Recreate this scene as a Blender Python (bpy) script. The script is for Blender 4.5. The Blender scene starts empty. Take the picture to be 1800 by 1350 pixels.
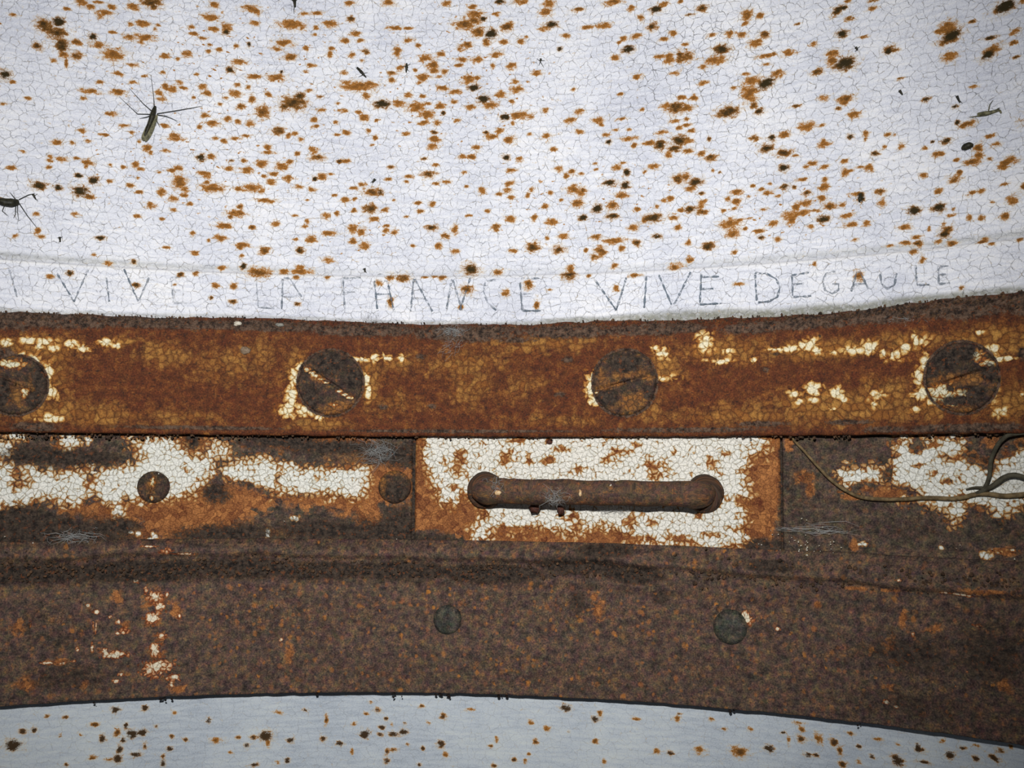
import bpy, math, random
import numpy as np
from mathutils import Vector, Matrix

# ------------------------------------------------------------------ camera, light, exposure
S = bpy.context.scene
COL = S.collection
R = 0.6                               # inner radius of the round turret wall (m)
F_PX, YAW, PITCH, ROLL, CY = 1888.0, 0.51538, 0.07924, 0.00548, -0.17104
CAM = np.array([-math.sin(YAW) * CY, math.cos(YAW) * CY, 0.0])
cam_d = bpy.data.cameras.new('camera'); cam = bpy.data.objects.new('camera', cam_d); COL.objects.link(cam)
cam_d.sensor_width = 36; cam_d.lens = F_PX / 1800 * 36; cam_d.clip_start = .01
cam.matrix_world = (Matrix.Translation(CAM) @ Matrix.Rotation(math.pi / 2 + PITCH, 4, 'X') @ Matrix.Rotation(ROLL, 4, 'Z'))
S.camera = cam
S.view_settings.view_transform = 'Standard'; S.view_settings.look = 'None'
S.view_settings.gamma = 1; S.view_settings.use_curve_mapping = False
S.view_settings.exposure = 0.0
w = bpy.data.worlds.new('world'); S.world = w; w.use_nodes = True
w.node_tree.nodes['Background'].inputs[0].default_value = (.80, .88, 1, 1)
w.node_tree.nodes['Background'].inputs[1].default_value = .045
ld = bpy.data.lights.new('flash', 'SPOT'); ld.energy = 23.6; ld.shadow_soft_size = .012
ld.spot_size = math.radians(84); ld.spot_blend = 1; ld.color = (1, .985, .97)
lo = bpy.data.objects.new('flash', ld); COL.objects.link(lo)
lo.location = Vector(CAM) + Vector((-.03, -.02, .135))
lo.rotation_euler = (Vector((0.02, .62, .12)) - lo.location).to_track_quat('-Z', 'Y').to_euler()

# ------------------------------------------------------------------ geometry helpers
_cp, _sp, _cr, _sr = math.cos(PITCH), math.sin(PITCH), math.cos(ROLL), math.sin(ROLL)
def ray(px, py):
    x, y = px - 900., py - 675.
    a = x * _cr + y * _sr; b = -x * _sr + y * _cr
    d = np.array([a / F_PX, _cp * 1 - _sp * (-b / F_PX), _sp * 1 + _cp * (-b / F_PX)])
    return d
def cast(px, py, r=R):
    d = ray(px, py)
    A = d[0] ** 2 + d[1] ** 2; B = CAM[0] * d[0] + CAM[1] * d[1]; C = CAM[0] ** 2 + CAM[1] ** 2 - r * r
    t = (-B + math.sqrt(B * B - A * C)) / A
    P = CAM + t * d
    return math.atan2(P[0], P[1]), P[2]
def uv(px, py, r=R):                   # distance round the wall, height
    th, z = cast(px, py, r); return th * R, z
def pt(th, z, r): return Vector((r * math.sin(th), r * math.cos(th), z))
def zc(py, r=R): return cast(900, py, r)[1]
def sstep(a, b, x):
    t = np.clip((x - a) / (b - a), 0, 1); return t * t * (3 - 2 * t)
_rng = np.random.default_rng(5); _G = _rng.random((256, 256))
def vnoise(x, y):
    xi = np.floor(x).astype(int); yi = np.floor(y).astype(int); fx = x - xi; fy = y - yi
    fx = fx * fx * (3 - 2 * fx); fy = fy * fy * (3 - 2 * fy); g = lambda i, j: _G[(yi + j) & 255, (xi + i) & 255]
    return (g(0, 0) * (1 - fx) + g(1, 0) * fx) * (1 - fy) + (g(0, 1) * (1 - fx) + g(1, 1) * fx) * fy
def fbm(u, v, s, o=3, sx=1.):
    r = 0; a = 1; t = 0
    for k in range(o):
        r = r + a * vnoise(u * s * sx + 17.3 * k, v * s + 9.1 * k); t += a; a *= .5; s *= 2.1
    return r / t - .5

TH0, TH1 = cast(-60, 700)[0], cast(1860, 700)[0]
def thetas(n, out=26, lo=None, hi=None, wide=.55):
    a, b = (TH0 if lo is None else lo), (TH1 if hi is None else hi)
    t = np.linspace(a, b, n)
    if lo is None: t = np.r_[a - wide * np.linspace(1, 0, out, endpoint=False) ** 1.5, t]
    if hi is None: t = np.r_[t, b + wide * (np.linspace(0, 1, out + 1)[1:]) ** 1.5]
    return t
def resample(prof, step, zlo=-9, zhi=9, coarse=.012):
    """prof: list of (r, z) in order; returns dense points"""
    out = [prof[0]]
    for (r0, z0), (r1, z1) in zip(prof[:-1], prof[1:]):
        L = math.hypot(r1 - r0, z1 - z0)
        st = step if (min(z0, z1) < zhi and max(z0, z1) > zlo) else coarse
        n = max(1, int(round(L / st)))
        for k in range(1, n + 1): out.append((r0 + (r1 - r0) * k / n, z0 + (z1 - z0) * k / n))
    return np.array(out)
def grid_mesh(name, P, U, V, attrs, close=False):
    """P (nr, nt, 3) -> mesh; close joins last profile row to first and caps the ends"""
    nr, nt = P.shape[:2]
    idx = np.arange(nr * nt).reshape(nr, nt)
    if close: idx = np.vstack([idx, idx[:1]])
    a, b, c, d = idx[:-1, :-1], idx[:-1, 1:], idx[1:, 1:], idx[1:, :-1]
    Q = np.stack([a, b, c, d], -1).reshape(-1, 4)
    loops = Q.ravel(); starts = np.arange(len(Q)) * 4; tot = np.full(len(Q), 4)
    if close:
        e0 = np.arange(nr) * nt; e1 = e0 + nt - 1
        loops = np.r_[loops, e0, e1[::-1]]; starts = np.r_[starts, len(Q) * 4, len(Q) * 4 + nr]; tot = np.r_[tot, nr, nr]
    me = bpy.data.meshes.new(name)
    me.vertices.add(nr * nt); me.vertices.foreach_set('co', P.reshape(-1, 3).astype(np.float32).ravel())
    me.loops.add(len(loops)); me.loops.foreach_set('vertex_index', loops.astype(np.int32))
    me.polygons.add(len(starts)); me.polygons.foreach_set('loop_start', starts.astype(np.int32)); me.polygons.foreach_set('loop_total', tot.astype(np.int32))
    sm = np.ones(len(starts), bool)
    if close: sm[-2:] = False
    me.polygons.foreach_set('use_smooth', sm)
    uvl = me.uv_layers.new(name='UVMap')
    uvd = np.stack([U.ravel(), V.ravel()], -1)[loops].astype(np.float32); uvl.data.foreach_set('uv', uvd.ravel())
    for k, A in attrs.items():
        at = me.attributes.new(k, 'FLOAT', 'POINT'); at.data.foreach_set('value', A.astype(np.float32).ravel())
    me.update(); me.validate(); return me
def link(name, me, mat, parent=None, loc=None):
    o = bpy.data.objects.new(name, me); COL.objects.link(o)
    if mat and not me.materials: me.materials.append(mat)
    if parent: o.parent = parent
    if loc is not None: o.location = loc
    return o
def tag(o, label=None, cat=None, group=None, kind=None):
    for k, v in (('label', label), ('category', cat), ('group', group), ('kind', kind)):
        if v: o[k] = v
    return o
def empty(name, loc):
    o = bpy.data.objects.new(name, None); o.location = loc; o.empty_display_size = .02; COL.objects.link(o); return o
def reparent_keep(o, p):
    o.parent = p; o.matrix_parent_inverse = Matrix.Translation(-p.location)

# fields of stains, paint and rust, laid down in wall coordinates (u round the wall, v up)
def blobs_uv(L, r=R):
    out = []
    for b in L:
        x, y, rx, ry = b[:4]; dk = b[4] if len(b) > 4 else .1; ang = b[5] if len(b) > 5 else 0
        u0, v0 = uv(x, y, r); ua, _ = uv(x + rx, y, r); ub, _ = uv(x - rx, y, r); _, va = uv(x, y - ry, r); _, vb = uv(x, y + ry, r)
        out.append((u0, v0, abs(ua - ub) / 2, abs(va - vb) / 2, dk, math.radians(-ang)))
    return out
def splat(U, V, B, soft=.62):
    """blob field (0.5 on the rim) and darkness field"""
    Fd = np.zeros(U.shape); Dk = np.zeros(U.shape)
    us = U[0]; 
    for (u0, v0, ru, rv, dk, an) in B:
        m = 2.2 * max(ru, rv)
        j0, j1 = np.searchsorted(us, [u0 - m, u0 + m])
        if j1 <= j0: continue
        vc = V[:, j0]; ii = np.where((vc > v0 - m) & (vc < v0 + m))[0]
        if len(ii) == 0: continue
        i0, i1 = ii[0], ii[-1] + 1
        du = U[i0:i1, j0:j1] - u0; dv = V[i0:i1, j0:j1] - v0
        a = du * math.cos(an) + dv * math.sin(an); b = -du * math.sin(an) + dv * math.cos(an)
        d = np.sqrt((a / ru) ** 2 + (b / rv) ** 2)
        f = np.exp(-.693 * d ** 1.8)
        Fd[i0:i1, j0:j1] = np.maximum(Fd[i0:i1, j0:j1], f)
        Dk[i0:i1, j0:j1] = np.maximum(Dk[i0:i1, j0:j1], dk * np.exp(-(d * .95) ** 2))
    return Fd, Dk
def poly_field(U, V, poly, w=.003, r=R):
    """soft inside test of a hand-drawn outline: 0.5 on the line"""
    Q = np.array([uv(x, y, r) for x, y in poly]); n = len(Q)
    ins = np.zeros(U.shape, bool); D = np.full(U.shape, 9.)
    for k in range(n):
        (x0, y0), (x1, y1) = Q[k], Q[(k + 1) % n]
        if abs(y1 - y0) > 1e-9:
            c = ((V < y0) != (V < y1)); xi = x0 + (V - y0) / (y1 - y0) * (x1 - x0); ins ^= c & (U < xi)
        L = (x1 - x0) ** 2 + (y1 - y0) ** 2
        t = np.clip(((U - x0) * (x1 - x0) + (V - y0) * (y1 - y0)) / L, 0, 1)
        D = np.minimum(D, np.hypot(U - x0 - t * (x1 - x0), V - y0 - t * (y1 - y0)))
    return np.clip(.5 + np.where(ins, D, -D) / w * .5, 0, 1)
def Z(ox, oy, L, k=3.):                # list noted in a 3x enlarged view -> photo pixels
    return [(ox + b[0] / k, oy + b[1] / k, b[2] / k, b[3] / k) + tuple(b[4:]) for b in L]
def ZP(ox, oy, L, k=3.): return [(ox + a / k, oy + b / k) for a, b in L]

# ------------------------------------------------------------------ material helpers
def lin(c):
    f = lambda x: (x / 255 / 12.92) if x / 255 <= .04045 else ((x / 255 + .055) / 1.055) ** 2.4
    return tuple(f(x) for x in c) + (1,)
class MT:
    def __init__(s, name, rough=.75, spec=.25):
        s.m = bpy.data.materials.new(name); s.m.use_nodes = True; s.t = s.m.node_tree; s.n = s.t.nodes
        s.b = s.n['Principled BSDF']; s.b.inputs['Roughness'].default_value = rough; s.b.inputs['Specular IOR Level'].default_value = spec
    def set(s, sock, v):
        if hasattr(v, 'is_output'): s.t.links.new(v, sock)
        elif isinstance(v, (tuple, list)): sock.default_value = v if len(v) == len(sock.default_value) else tuple(v[:3])
        else: sock.default_value = v
    def uv(s): n = s.n.new('ShaderNodeUVMap'); n.uv_map = 'UVMap'; return n.outputs[0]
    def obj(s): return s.n.new('ShaderNodeTexCoord').outputs['Object']
    def attr(s, k): n = s.n.new('ShaderNodeAttribute'); n.attribute_name = k; return n.outputs['Fac']
    def noise(s, v, scale, det=3, rough=.55, out='Fac', dist=0):
        n = s.n.new('ShaderNodeTexNoise'); s.set(n.inputs['Vector'], v); n.inputs['Scale'].default_value = scale
        n.inputs['Detail'].default_value = det; n.inputs['Roughness'].default_value = rough; n.inputs['Distortion'].default_value = dist
        return n.outputs[out]
    def vor(s, v, scale, feat='DISTANCE_TO_EDGE', out='Distance', dim='2D', rnd=1):
        n = s.n.new('ShaderNodeTexVoronoi'); n.voronoi_dimensions = dim; n.feature = feat; s.set(n.inputs['Vector'], v)
        s.set(n.inputs['Scale'], scale); n.inputs['Randomness'].default_value = rnd; return n.outputs[out]
    def m_(s, op, a, b=0., c=0., clamp=False):
        n = s.n.new('ShaderNodeMath'); n.operation = op; n.use_clamp = clamp
        for i, x in enumerate((a, b, c)): s.set(n.inputs[i], x)
        return n.outputs[0]
    def add(s, *a):
        r = a[0]
        for x in a[1:]: r = s.m_('ADD', r, x)
        return r
    def mul(s, *a):
        r = a[0]
        for x in a[1:]: r = s.m_('MULTIPLY', r, x)
        return r
    def mad(s, a, k, c): return s.m_('MULTIPLY_ADD', a, k, c)
    def ss(s, x, a, b, lo=0., hi=1.):
        n = s.n.new('ShaderNodeMapRange'); n.interpolation_type = 'SMOOTHSTEP'
        s.set(n.inputs[0], x); n.inputs[1].default_value = a; n.inputs[2].default_value = b; n.inputs[3].default_value = lo; n.inputs[4].default_value = hi
        return n.outputs[0]
    def vm(s, op, a, b):
        n = s.n.new('ShaderNodeVectorMath'); n.operation = op; s.set(n.inputs[0], a); s.set(n.inputs[3 if op == 'SCALE' else 1], b); return n.outputs[0]
    def sep(s, c, k=0): n = s.n.new('ShaderNodeSeparateColor'); s.set(n.inputs[0], c); return n.outputs[k]
    def mix(s, f, a, b, mode='MIX'):
        n = s.n.new('ShaderNodeMix'); n.data_type = 'RGBA'; n.blend_type = mode; n.clamp_factor = True
        s.set(n.inputs[0], f); s.set(n.inputs[6], a); s.set(n.inputs[7], b); return n.outputs[2]
    def ramp(s, f, stops):
        n = s.n.new('ShaderNodeValToRGB'); s.set(n.inputs[0], f); e = n.color_ramp.elements
        while len(e) < len(stops): e.new(.5)
        for k, (p, c) in enumerate(stops): e[k].position = p; e[k].color = lin(c)
        return n.outputs[0]
    def warp(s, v, scale, amt):         # nudges texture coordinates so that cells lose their straight edges
        n = s.noise(v, scale, 2, .5, 'Color'); n = s.vm('SUBTRACT', n, (.5, .5, .5)); n = s.vm('SCALE', n, amt); return s.vm('ADD', v, n)
    def bump(s, h, dist, strength=1., nrm=None):
        n = s.n.new('ShaderNodeBump'); n.inputs['Strength'].default_value = strength; n.inputs['Distance'].default_value = dist
        s.set(n.inputs['Height'], h)
        if nrm: s.set(n.inputs['Normal'], nrm)
        return n.outputs[0]
    def done(s, col, nrm=None, rough=None):
        s.set(s.b.inputs['Base Color'], col)
        if nrm: s.set(s.b.inputs['Normal'], nrm)
        if rough is not None: s.set(s.b.inputs['Roughness'], rough)
        return s.m
def plain(name, rgb, rough=.7, var=.25, scale=900, spec=.25, dark=None):
    M = MT(name, rough, spec); n = M.noise(M.obj(), scale, 3)
    c = M.mix(M.ss(n, .3, .7), lin(tuple(x * (1 - var) for x in rgb)) if dark is None else lin(dark), lin(rgb))
    return M.done(c, M.bump(n, .0003, .5))

def white_paint(name, lower=False):
    M = MT(name, .62, .2); u = M.uv()
    w1 = M.warp(M.warp(u, 160, .0045), 600, .0012)
    big = M.noise(u, 14, 2)
    e1 = M.vor(w1, 175); e2 = M.vor(M.vm('ADD', w1, (.31, .17, 0)), 330); e3 = M.vor(M.warp(M.vm('ADD', u, (.5, .2, 0)), 90, .006), 95)
    zone = M.attr('crackle')
    # cracks: hairlines, some deep and some barely there
    seg = M.ss(M.noise(u, 210, 2), .38, .60, .15, 1.0)
    c1 = M.mul(M.ss(e1, .0, .055, 1, 0), seg); c3 = M.mul(M.ss(e3, .0, .035, 1, 0), M.ss(zone, .25, .7), M.ss(M.noise(u, 130, 2), .40, .60), .8)
    c2 = M.mul(M.ss(e2, .0, .07, 1, 0), M.ss(M.noise(u, 90, 2), .42, .62, .1, .75))
    crack = M.m_('MAXIMUM', M.mul(c1, M.mad(zone, .45, .78)), M.mul(c2, .55)); crack = M.m_('MAXIMUM', crack, c3)
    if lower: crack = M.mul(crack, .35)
    # brushed, chalky paint
    br = M.noise(M.vm('MULTIPLY', u, (60, 420, 1)), 1, 3)
    fine = M.noise(u, 1100, 2, .7)
    val = M.add(M.mul(br, .35), M.mul(big, .30), M.mul(fine, .35))
    if lower: base = M.ramp(val, [(.38, (172, 182, 194)), (.5, (196, 205, 214)), (.62, (212, 219, 220))])  # dimmer copy of the white: weaker light down here is put into the colour
    else: base = M.ramp(val, [(.36, (198, 202, 216)), (.5, (226, 229, 238)), (.62, (246, 246, 248))])
    grime_shade = M.mul(M.attr('grime_shade'), M.ss(M.noise(u, 260, 4, .7), .25, .6, .45, 1))  # real grime, plus the grey shade painted above the groove
    base = M.mix(M.mul(grime_shade, .9), base, lin((122, 122, 104)))
    base = M.mix(M.attr('edge_highlight'), base, lin((255, 255, 255)))  # painted highlight of the groove edge, mixed to white
    col = M.mix(crack, base, lin((84, 84, 86)))
    # rust blooms through the paint, creeping along the cracks
    st = M.attr('stain'); dk = M.attr('dark')
    n1 = M.noise(M.vm('MULTIPLY', u, (.8, 1.2, 1)), 300, 4, .68); n2 = M.noise(u, 1300, 2, .7)
    s = M.add(st, M.mul(M.add(n1, -.5), 1.7), M.mul(M.add(n2, -.5), .5), M.mul(c1, .22), M.mul(c2, .1))
    small = M.noise(M.vm('MULTIPLY', M.vm('ADD', u, (3, 5, 0)), (.75, 1.2, 1)), 300, 3, .6)
    s = M.m_('MAXIMUM', s, M.mul(M.ss(small, .57, .70), M.mad(M.attr('sprinkle'), .70, .12)) if not lower else M.mul(M.ss(small, .68, .8), .5))
    mask = M.ss(s, .36, .72)
    rust = M.ramp(M.add(s, M.mul(M.add(n2, -.5), .35)), [(.34, (224, 196, 146)), (.50, (200, 150, 82)), (.72, (168, 112, 50)), (1.0, (130, 86, 38))])
    dks = M.add(M.mul(dk, 1.15), M.mul(M.add(n1, -.5), .8), M.mul(M.add(n2, -.5), .4))
    rust = M.mix(M.ss(dks, .15, .88, 0, .97), rust, lin((44, 38, 18)))
    rust = M.mix(M.ss(dk, .25, .5, 0, M_LOW if lower else .0), rust, lin((70, 52, 34)))
    col = M.mix(M.mul(M.ss(s, .18, .42), .30), col, lin((214, 194, 150)))
    col = M.mix(mask, col, rust)
    h = M.add(M.mul(M.ss(e1, 0, .09), .35), M.mul(fine, .35), M.mul(br, .5), M.mul(mask, n2, 1.2))
    return M.done(col, M.bump(h, .0006, .55 if not lower else .3), M.mad(mask, .25, .6))
M_LOW = .8

def rusty(name, base, ochre, cell=185, paint_c=((214, 200, 150), (240, 236, 208)), rim=((150, 84, 34), (196, 140, 72)),
          rust_c=((92, 44, 26), (188, 126, 72)), crackle=.8, spots=.5, seed=0., pk=.9, hard=.12, speck=0., pn=.30, cq=.35, bub=.9, tint=.8, dcol=((26, 23, 22), (80, 68, 58))):
    """iron under flaking paint. Attributes: paint, rust, dark, ochre."""
    M = MT(name, .72, .22); u = M.vm('ADD', M.uv(), (seed, seed * .7, 0))
    w = M.warp(M.warp(u, 200, .0042), 700, .001)
    e = M.vor(w, cell); cr = M.sep(M.vor(w, cell, 'F1', 'Color'), 0); cg = M.sep(M.vor(w, cell, 'F1', 'Color'), 1)
    n1 = M.noise(u, 110, 5, .68); n2 = M.noise(u, 520, 4, .72); n3 = M.noise(u, 1500, 2, .7)
    P, Rr, D, O = (M.attr(k) for k in ('paint', 'rust', 'dark', 'ochre'))
    edge = M.ss(e, .0, .13); flake = M.ss(e, .0, .42)
    n4 = M.noise(M.vm('ADD', u, (2, 3, 0)), 900, 3, .75); nm = M.noise(M.vm('ADD', u, (5, 5, 0)), 240, 3, .6)
    # bare metal, clouded with brown, grey and purple
    v = M.mad(M.add(M.mul(n1, .36), M.mul(nm, .38), M.mul(n4, .26)), 2.0, -.5)
    col = M.ramp(v, base)
    hue = M.noise(M.vm('ADD', u, (8, 1, 0)), 230, 2, .6, 'Color'); hue = M.mix(1., (.55, .55, .55, 1), hue, 'ADD')
    col = M.mix(tint, col, M.mix(1., col, hue, 'MULTIPLY'))
    # round specks of orange rust
    for sc_, thr in ((170, .88), (270, .86)):
        us = M.warp(M.vm('ADD', u, (sc_ * .01, .4, 0)), 500, .0022)
        dd = M.vor(us, sc_, 'F1', 'Distance'); rr_ = M.vor(us, sc_, 'F1', 'Color')
        pick = M.ss(M.add(M.sep(rr_, 0), M.mul(O, speck)), thr, thr + .16)
        sp = M.mul(pick, M.ss(M.add(dd, M.mul(M.add(n2, -.5), .5)), .42, .12))
        col = M.mix(M.mul(sp, spots, M.mad(M.sep(rr_, 2), .7, .3)), col, M.mix(M.sep(rr_, 1), lin((190, 124, 50)), lin((146, 92, 64))))
    bl = M.ss(M.noise(M.vm('ADD', u, (1, 9, 0)), 420, 3, .6), .56, .68)
    col = M.mix(M.mul(bl, .65), col, lin((36, 31, 31)))
    # ochre glaze: clouds first, then crackled cells
    oc = M.ss(M.add(O, M.mul(M.add(cr, -.5), .30), M.mul(M.add(n1, -.5), 1.5), M.mul(M.add(nm, -.5), .6), M.mul(M.add(n4, -.5), .4)), .15, 1.15)
    col = M.mix(M.mul(oc, M.mad(flake, .55, .45), crackle), col, M.mix(cg, lin(ochre[0]), lin(ochre[1])))
    col = M.mix(M.mul(M.ss(e, .09, 0), M.ss(O, .1, .5), M.mul(n2, .9)), col, lin((62, 36, 22)))
    # rust
    rf = M.add(Rr, M.mul(M.add(n1, -.5), .9), M.mul(M.add(cr, -.5), .2), M.mul(M.add(n2, -.5), .3))
    rc = M.mix(M.mad(M.add(M.mul(cr, .22), M.mul(n1, .45), M.mul(n4, .33)), 2.8, -.9), lin(rust_c[0]), lin(rust_c[1]))
    rc = M.mix(M.mul(M.ss(e, .10, 0), .55), rc, lin((84, 44, 24)))
    col = M.mix(M.ss(rf, .34, .60), col, rc)
    # paint: stained ochre where it thins out, cream, then clean; rust shows in its cracks
    pf = M.add(P, M.mul(M.add(cr, -.5), cq), M.mul(M.add(n1, -.5), .6), M.mul(M.add(n2, -.5), pn), M.mad(M.m_('MINIMUM', e, .32), bub, -.16 * bub))
    stainp = M.mul(M.ss(M.add(M.mul(M.noise(M.vm('ADD', u, (4, 4, 0)), 170, 4, .7), .7), M.mul(n2, .3)), .47, .66), .52)
    pf2 = M.add(pf, M.mul(stainp, -.85))
    pc = M.ramp(M.ss(pf2, .2, 1.22), [(.10, rim[0]), (.34, rim[1]), (.52, paint_c[0]), (.78, paint_c[1])])
    crk = M.ss(e, .10, .0)
    pc = M.mix(M.mul(crk, M.mad(n2, 1.1, .15), M.ss(pf2, 1.15, .45, .42, .9)), pc, M.mix(M.ss(pf2, .6, 1.0), lin((104, 64, 34)), lin((136, 128, 108))))
    pm = M.ss(pf, .34, .34 + hard * 1.6)
    col = M.mix(M.mul(pm, pk), col, pc)
    D2 = M.ss(M.add(D, M.mul(M.add(n1, -.5), 1.1), M.mul(M.add(n2, -.5), 1.)), .34, .72)
    dc = M.mix(M.ss(M.add(M.mul(n2, .5), M.mul(nm, .5)), .38, .62), lin(dcol[0]), lin(dcol[1]))
    dc = M.mix(M.mul(M.ss(M.noise(M.vm('ADD', u, (6, 6, 0)), 330, 3, .6), .56, .66), .55), dc, lin((128, 74, 40)))
    col = M.mix(D2, col, dc)
    col = M.mix(.5, col, M.mix(M.ss(n4, .34, .66), M.mix(1., col, (.45, .43, .43, 1), 'MULTIPLY'), M.mix(1., col, (1.35, 1.3, 1.25, 1), 'MULTIPLY')))
    h = M.add(M.mul(n2, .8), M.mul(n3, .5), M.mul(M.mul(edge, M.m_('MAXIMUM', pm, oc)), .5), M.mul(pm, .4), M.mul(D2, n2, 1.2))
    return M.done(col, M.bump(h, .0009, .6), M.mad(pm, -.12, .78))

# ------------------------------------------------------------------ rust blooms on the white paint (x, y, rx, ry, darkness)
ST_UP = Z(0, 0, [(235,135,50,35,.6),(310,115,35,25,.95),(300,175,60,35,.6),(490,195,25,18,.9),(200,245,30,20,.6),(405,225,30,18,.3),(325,240,40,35,.7),(405,295,32,22,.5),(340,290,30,20,.3),(285,318,20,12,.3),(350,335,10,25,.3),(515,240,40,20,.15),(600,290,60,35,.2),(70,78,22,12,.2),(480,38,28,16,.1),(430,15,35,20,.1),(590,40,25,15,.1),(555,70,45,16,.1),(530,90,15,15,.1),(705,38,35,20,.15),(800,15,60,25,.6),(810,40,20,15,.6),(750,125,40,18,.1),(690,132,20,10,.1),(835,135,12,8,.1),(820,155,15,8,.1),(595,172,20,12,.1),(680,198,35,14,.1),(765,200,60,18,.1),(745,225,20,12,.1),(520,15,30,8,0),(350,45,20,8,0),(1130,25,25,18,.2),(1110,90,45,20,.2),(1325,45,45,18,.3),(1355,65,20,14,.2),(1195,150,30,30,.3),(1195,172,20,15,.8),(1010,140,20,10,0),(1020,178,25,12,0),(1070,200,25,10,0),(1130,155,30,14,0),(1340,122,25,14,.05),(1600,75,25,10,0),(1670,70,35,10,0),(1535,130,70,25,.15),(1590,150,20,12,.1),(1740,125,35,20,.1),(1665,145,15,12,0),(1660,182,15,7,0),(1500,225,50,20,.15),(1460,258,25,14,.1),(1615,255,18,14,.1),(1105,235,12,8,0),(1100,270,16,12,.05),(1155,262,18,12,.05),(1245,245,18,10,0),(1315,235,14,14,.9),(1740,285,18,16,.05),(1750,255,18,10,0),(870,297,25,16,.1),(985,287,30,16,.15),(935,312,15,8,0),(1265,328,40,14,.05),(1530,300,35,18,.4),(1640,345,25,12,.05),(705,345,35,10,.05),(1215,370,28,20,.7),(1340,408,40,14,.05),(1460,410,50,20,.1),(1485,380,8,10,.9),(1615,378,15,8,0),(28,395,30,28,.9),(68,432,15,10,.1),(620,390,30,12,.1),(760,402,18,8,0),(862,385,16,10,.1),(1040,395,14,8,0),(700,435,22,10,.1),(525,435,20,10,0),(475,483,50,14,.2),(440,520,18,10,0),(620,487,45,16,.2),(148,522,22,10,.2),(20,550,18,10,.3),(875,460,22,20,.2),(840,490,25,14,.1),(905,470,30,20,.05),(945,435,20,10,0),(850,525,30,10,.1),(1070,460,25,16,.1),(1095,495,28,14,.1),(1240,495,35,18,.15),(1190,515,20,8,0),(1250,450,20,10,.05),(1310,462,14,12,.1),(1415,500,18,14,.1),(1330,525,18,22,.2),(1550,545,70,38,.6),(1580,510,30,25,.7),(1500,565,30,20,.6),(1630,480,20,10,0),(1690,512,18,8,.5),(1270,562,25,16,.4),(1385,590,38,35,.45),(1695,580,20,12,.1),(1790,583,12,8,0),(1785,545,14,8,0),(590,602,35,12,.15),(655,665,26,12,.1),(695,700,14,10,.1),(870,662,24,12,.15),(1080,612,22,18,.05),(1050,670,14,10,0),(1120,650,38,16,.05),(1200,628,25,16,.05),(1255,642,18,14,.05),(1320,650,25,16,.05),(1655,630,20,16,.1),(1665,665,25,10,0),(1470,690,38,22,.6),(1520,715,15,16,.1),(1555,705,18,12,.1),(1590,735,15,12,0),(1770,645,14,10,0),(1775,712,20,8,0),(435,690,25,12,.1),(550,712,28,8,0),(300,750,28,16,.15),(380,755,12,14,0),(462,745,18,8,.1),(735,745,14,10,0),(920,715,26,16,.1),(935,735,50,10,.2),(775,785,25,20,.1),(795,805,12,14,0),(875,795,20,10,0),(1140,728,16,8,0),(1240,730,30,10,0),(1300,715,24,8,0),(1180,745,20,10,0),(1410,775,25,14,.05),(1415,805,35,10,.05),(1570,812,18,12,0),(1655,795,25,20,.1),(1675,832,40,18,.5),(120,800,18,8,0),(265,828,18,10,0),(262,850,18,8,0),(325,838,35,12,.1),(405,835,22,8,0),(465,855,32,18,.3),(455,880,12,10,0),(258,885,18,10,.1),(60,885,25,12,.1),(580,870,12,8,0),(650,882,14,12,.2),(715,870,22,16,.1),(740,892,20,10,.1),(1060,832,26,20,.85),(1112,825,25,18,.2),(1220,850,14,8,.6),(1285,850,14,14,.1),(1380,865,35,20,.1),(1530,852,20,12,.1),(1790,852,20,10,.6),(1490,878,40,20,.15),(1205,888,30,12,.1),(1300,900,35,18,.2),(940,888,25,14,.1),(905,900,25,10,0),(840,910,12,8,0),(415,928,22,14,.9),(495,955,30,24,.85),(580,957,18,10,.1),(725,942,10,8,0),(205,980,42,24,.75),(305,990,26,16,.85),(425,1010,48,30,.8),(475,1040,25,16,.3),(690,980,26,12,.05),(735,1012,20,10,0),(850,1012,25,20,.25),(945,960,40,40,.3),(975,1000,20,20,.3),(912,1048,28,16,.1),(970,1030,20,10,.1),(1075,915,35,14,.1),(1095,935,20,12,.2),(1120,990,60,25,.15),(1090,1000,20,15,.2),(1160,1000,20,14,.2),(1090,965,20,10,.1),(1260,1000,30,14,.05),(1330,990,50,20,.1),(1380,1010,20,12,.1),(1430,960,25,18,.2),(1445,920,25,14,.2),(1520,940,24,18,.2),(1395,930,15,10,.1),(1570,985,25,12,.1),(1645,1000,25,12,.1),(1700,930,28,18,.2),(1660,945,14,14,.9),(1745,918,16,8,0),(1765,1030,14,8,0),(1405,1058,50,12,.05),(1620,1055,12,6,0),(795,1082,28,18,.3),(915,1108,18,10,.1),(1265,1090,20,12,.3),(1245,1125,50,20,.3),(1215,1140,14,12,.5),(395,1128,22,10,.2),(725,1138,20,10,0),(855,1155,14,8,.1),(1720,1140,22,18,.2),(1775,1125,16,12,.1),(1555,1135,20,6,0),(1620,1165,14,14,.05),(1605,1195,20,8,0),(1180,1192,42,18,.15),(1160,1255,35,16,.1),(1275,1292,35,14,.15),(1265,1305,20,10,.2),(1100,1270,10,10,0),(1455,1182,20,16,.2),(1330,1200,18,14,.4),(1735,1230,42,14,.1),(1640,1262,30,22,.1),(1560,1262,16,8,0),(880,1303,20,8,0),(1030,1330,20,8,0),(1015,1230,14,14,.2),(1395,1325,30,18,.4),(1580,1322,22,14,.7),(80,1245,22,10,.1),(200,1218,18,18,.2),(215,1248,24,12,.1),(530,1255,30,12,.85),(190,1130,20,10,.1),(1000,1075,18,10,.1),(1160,550,12,8,0),(1020,515,12,8,0),(965,465,30,8,0)])
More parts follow.
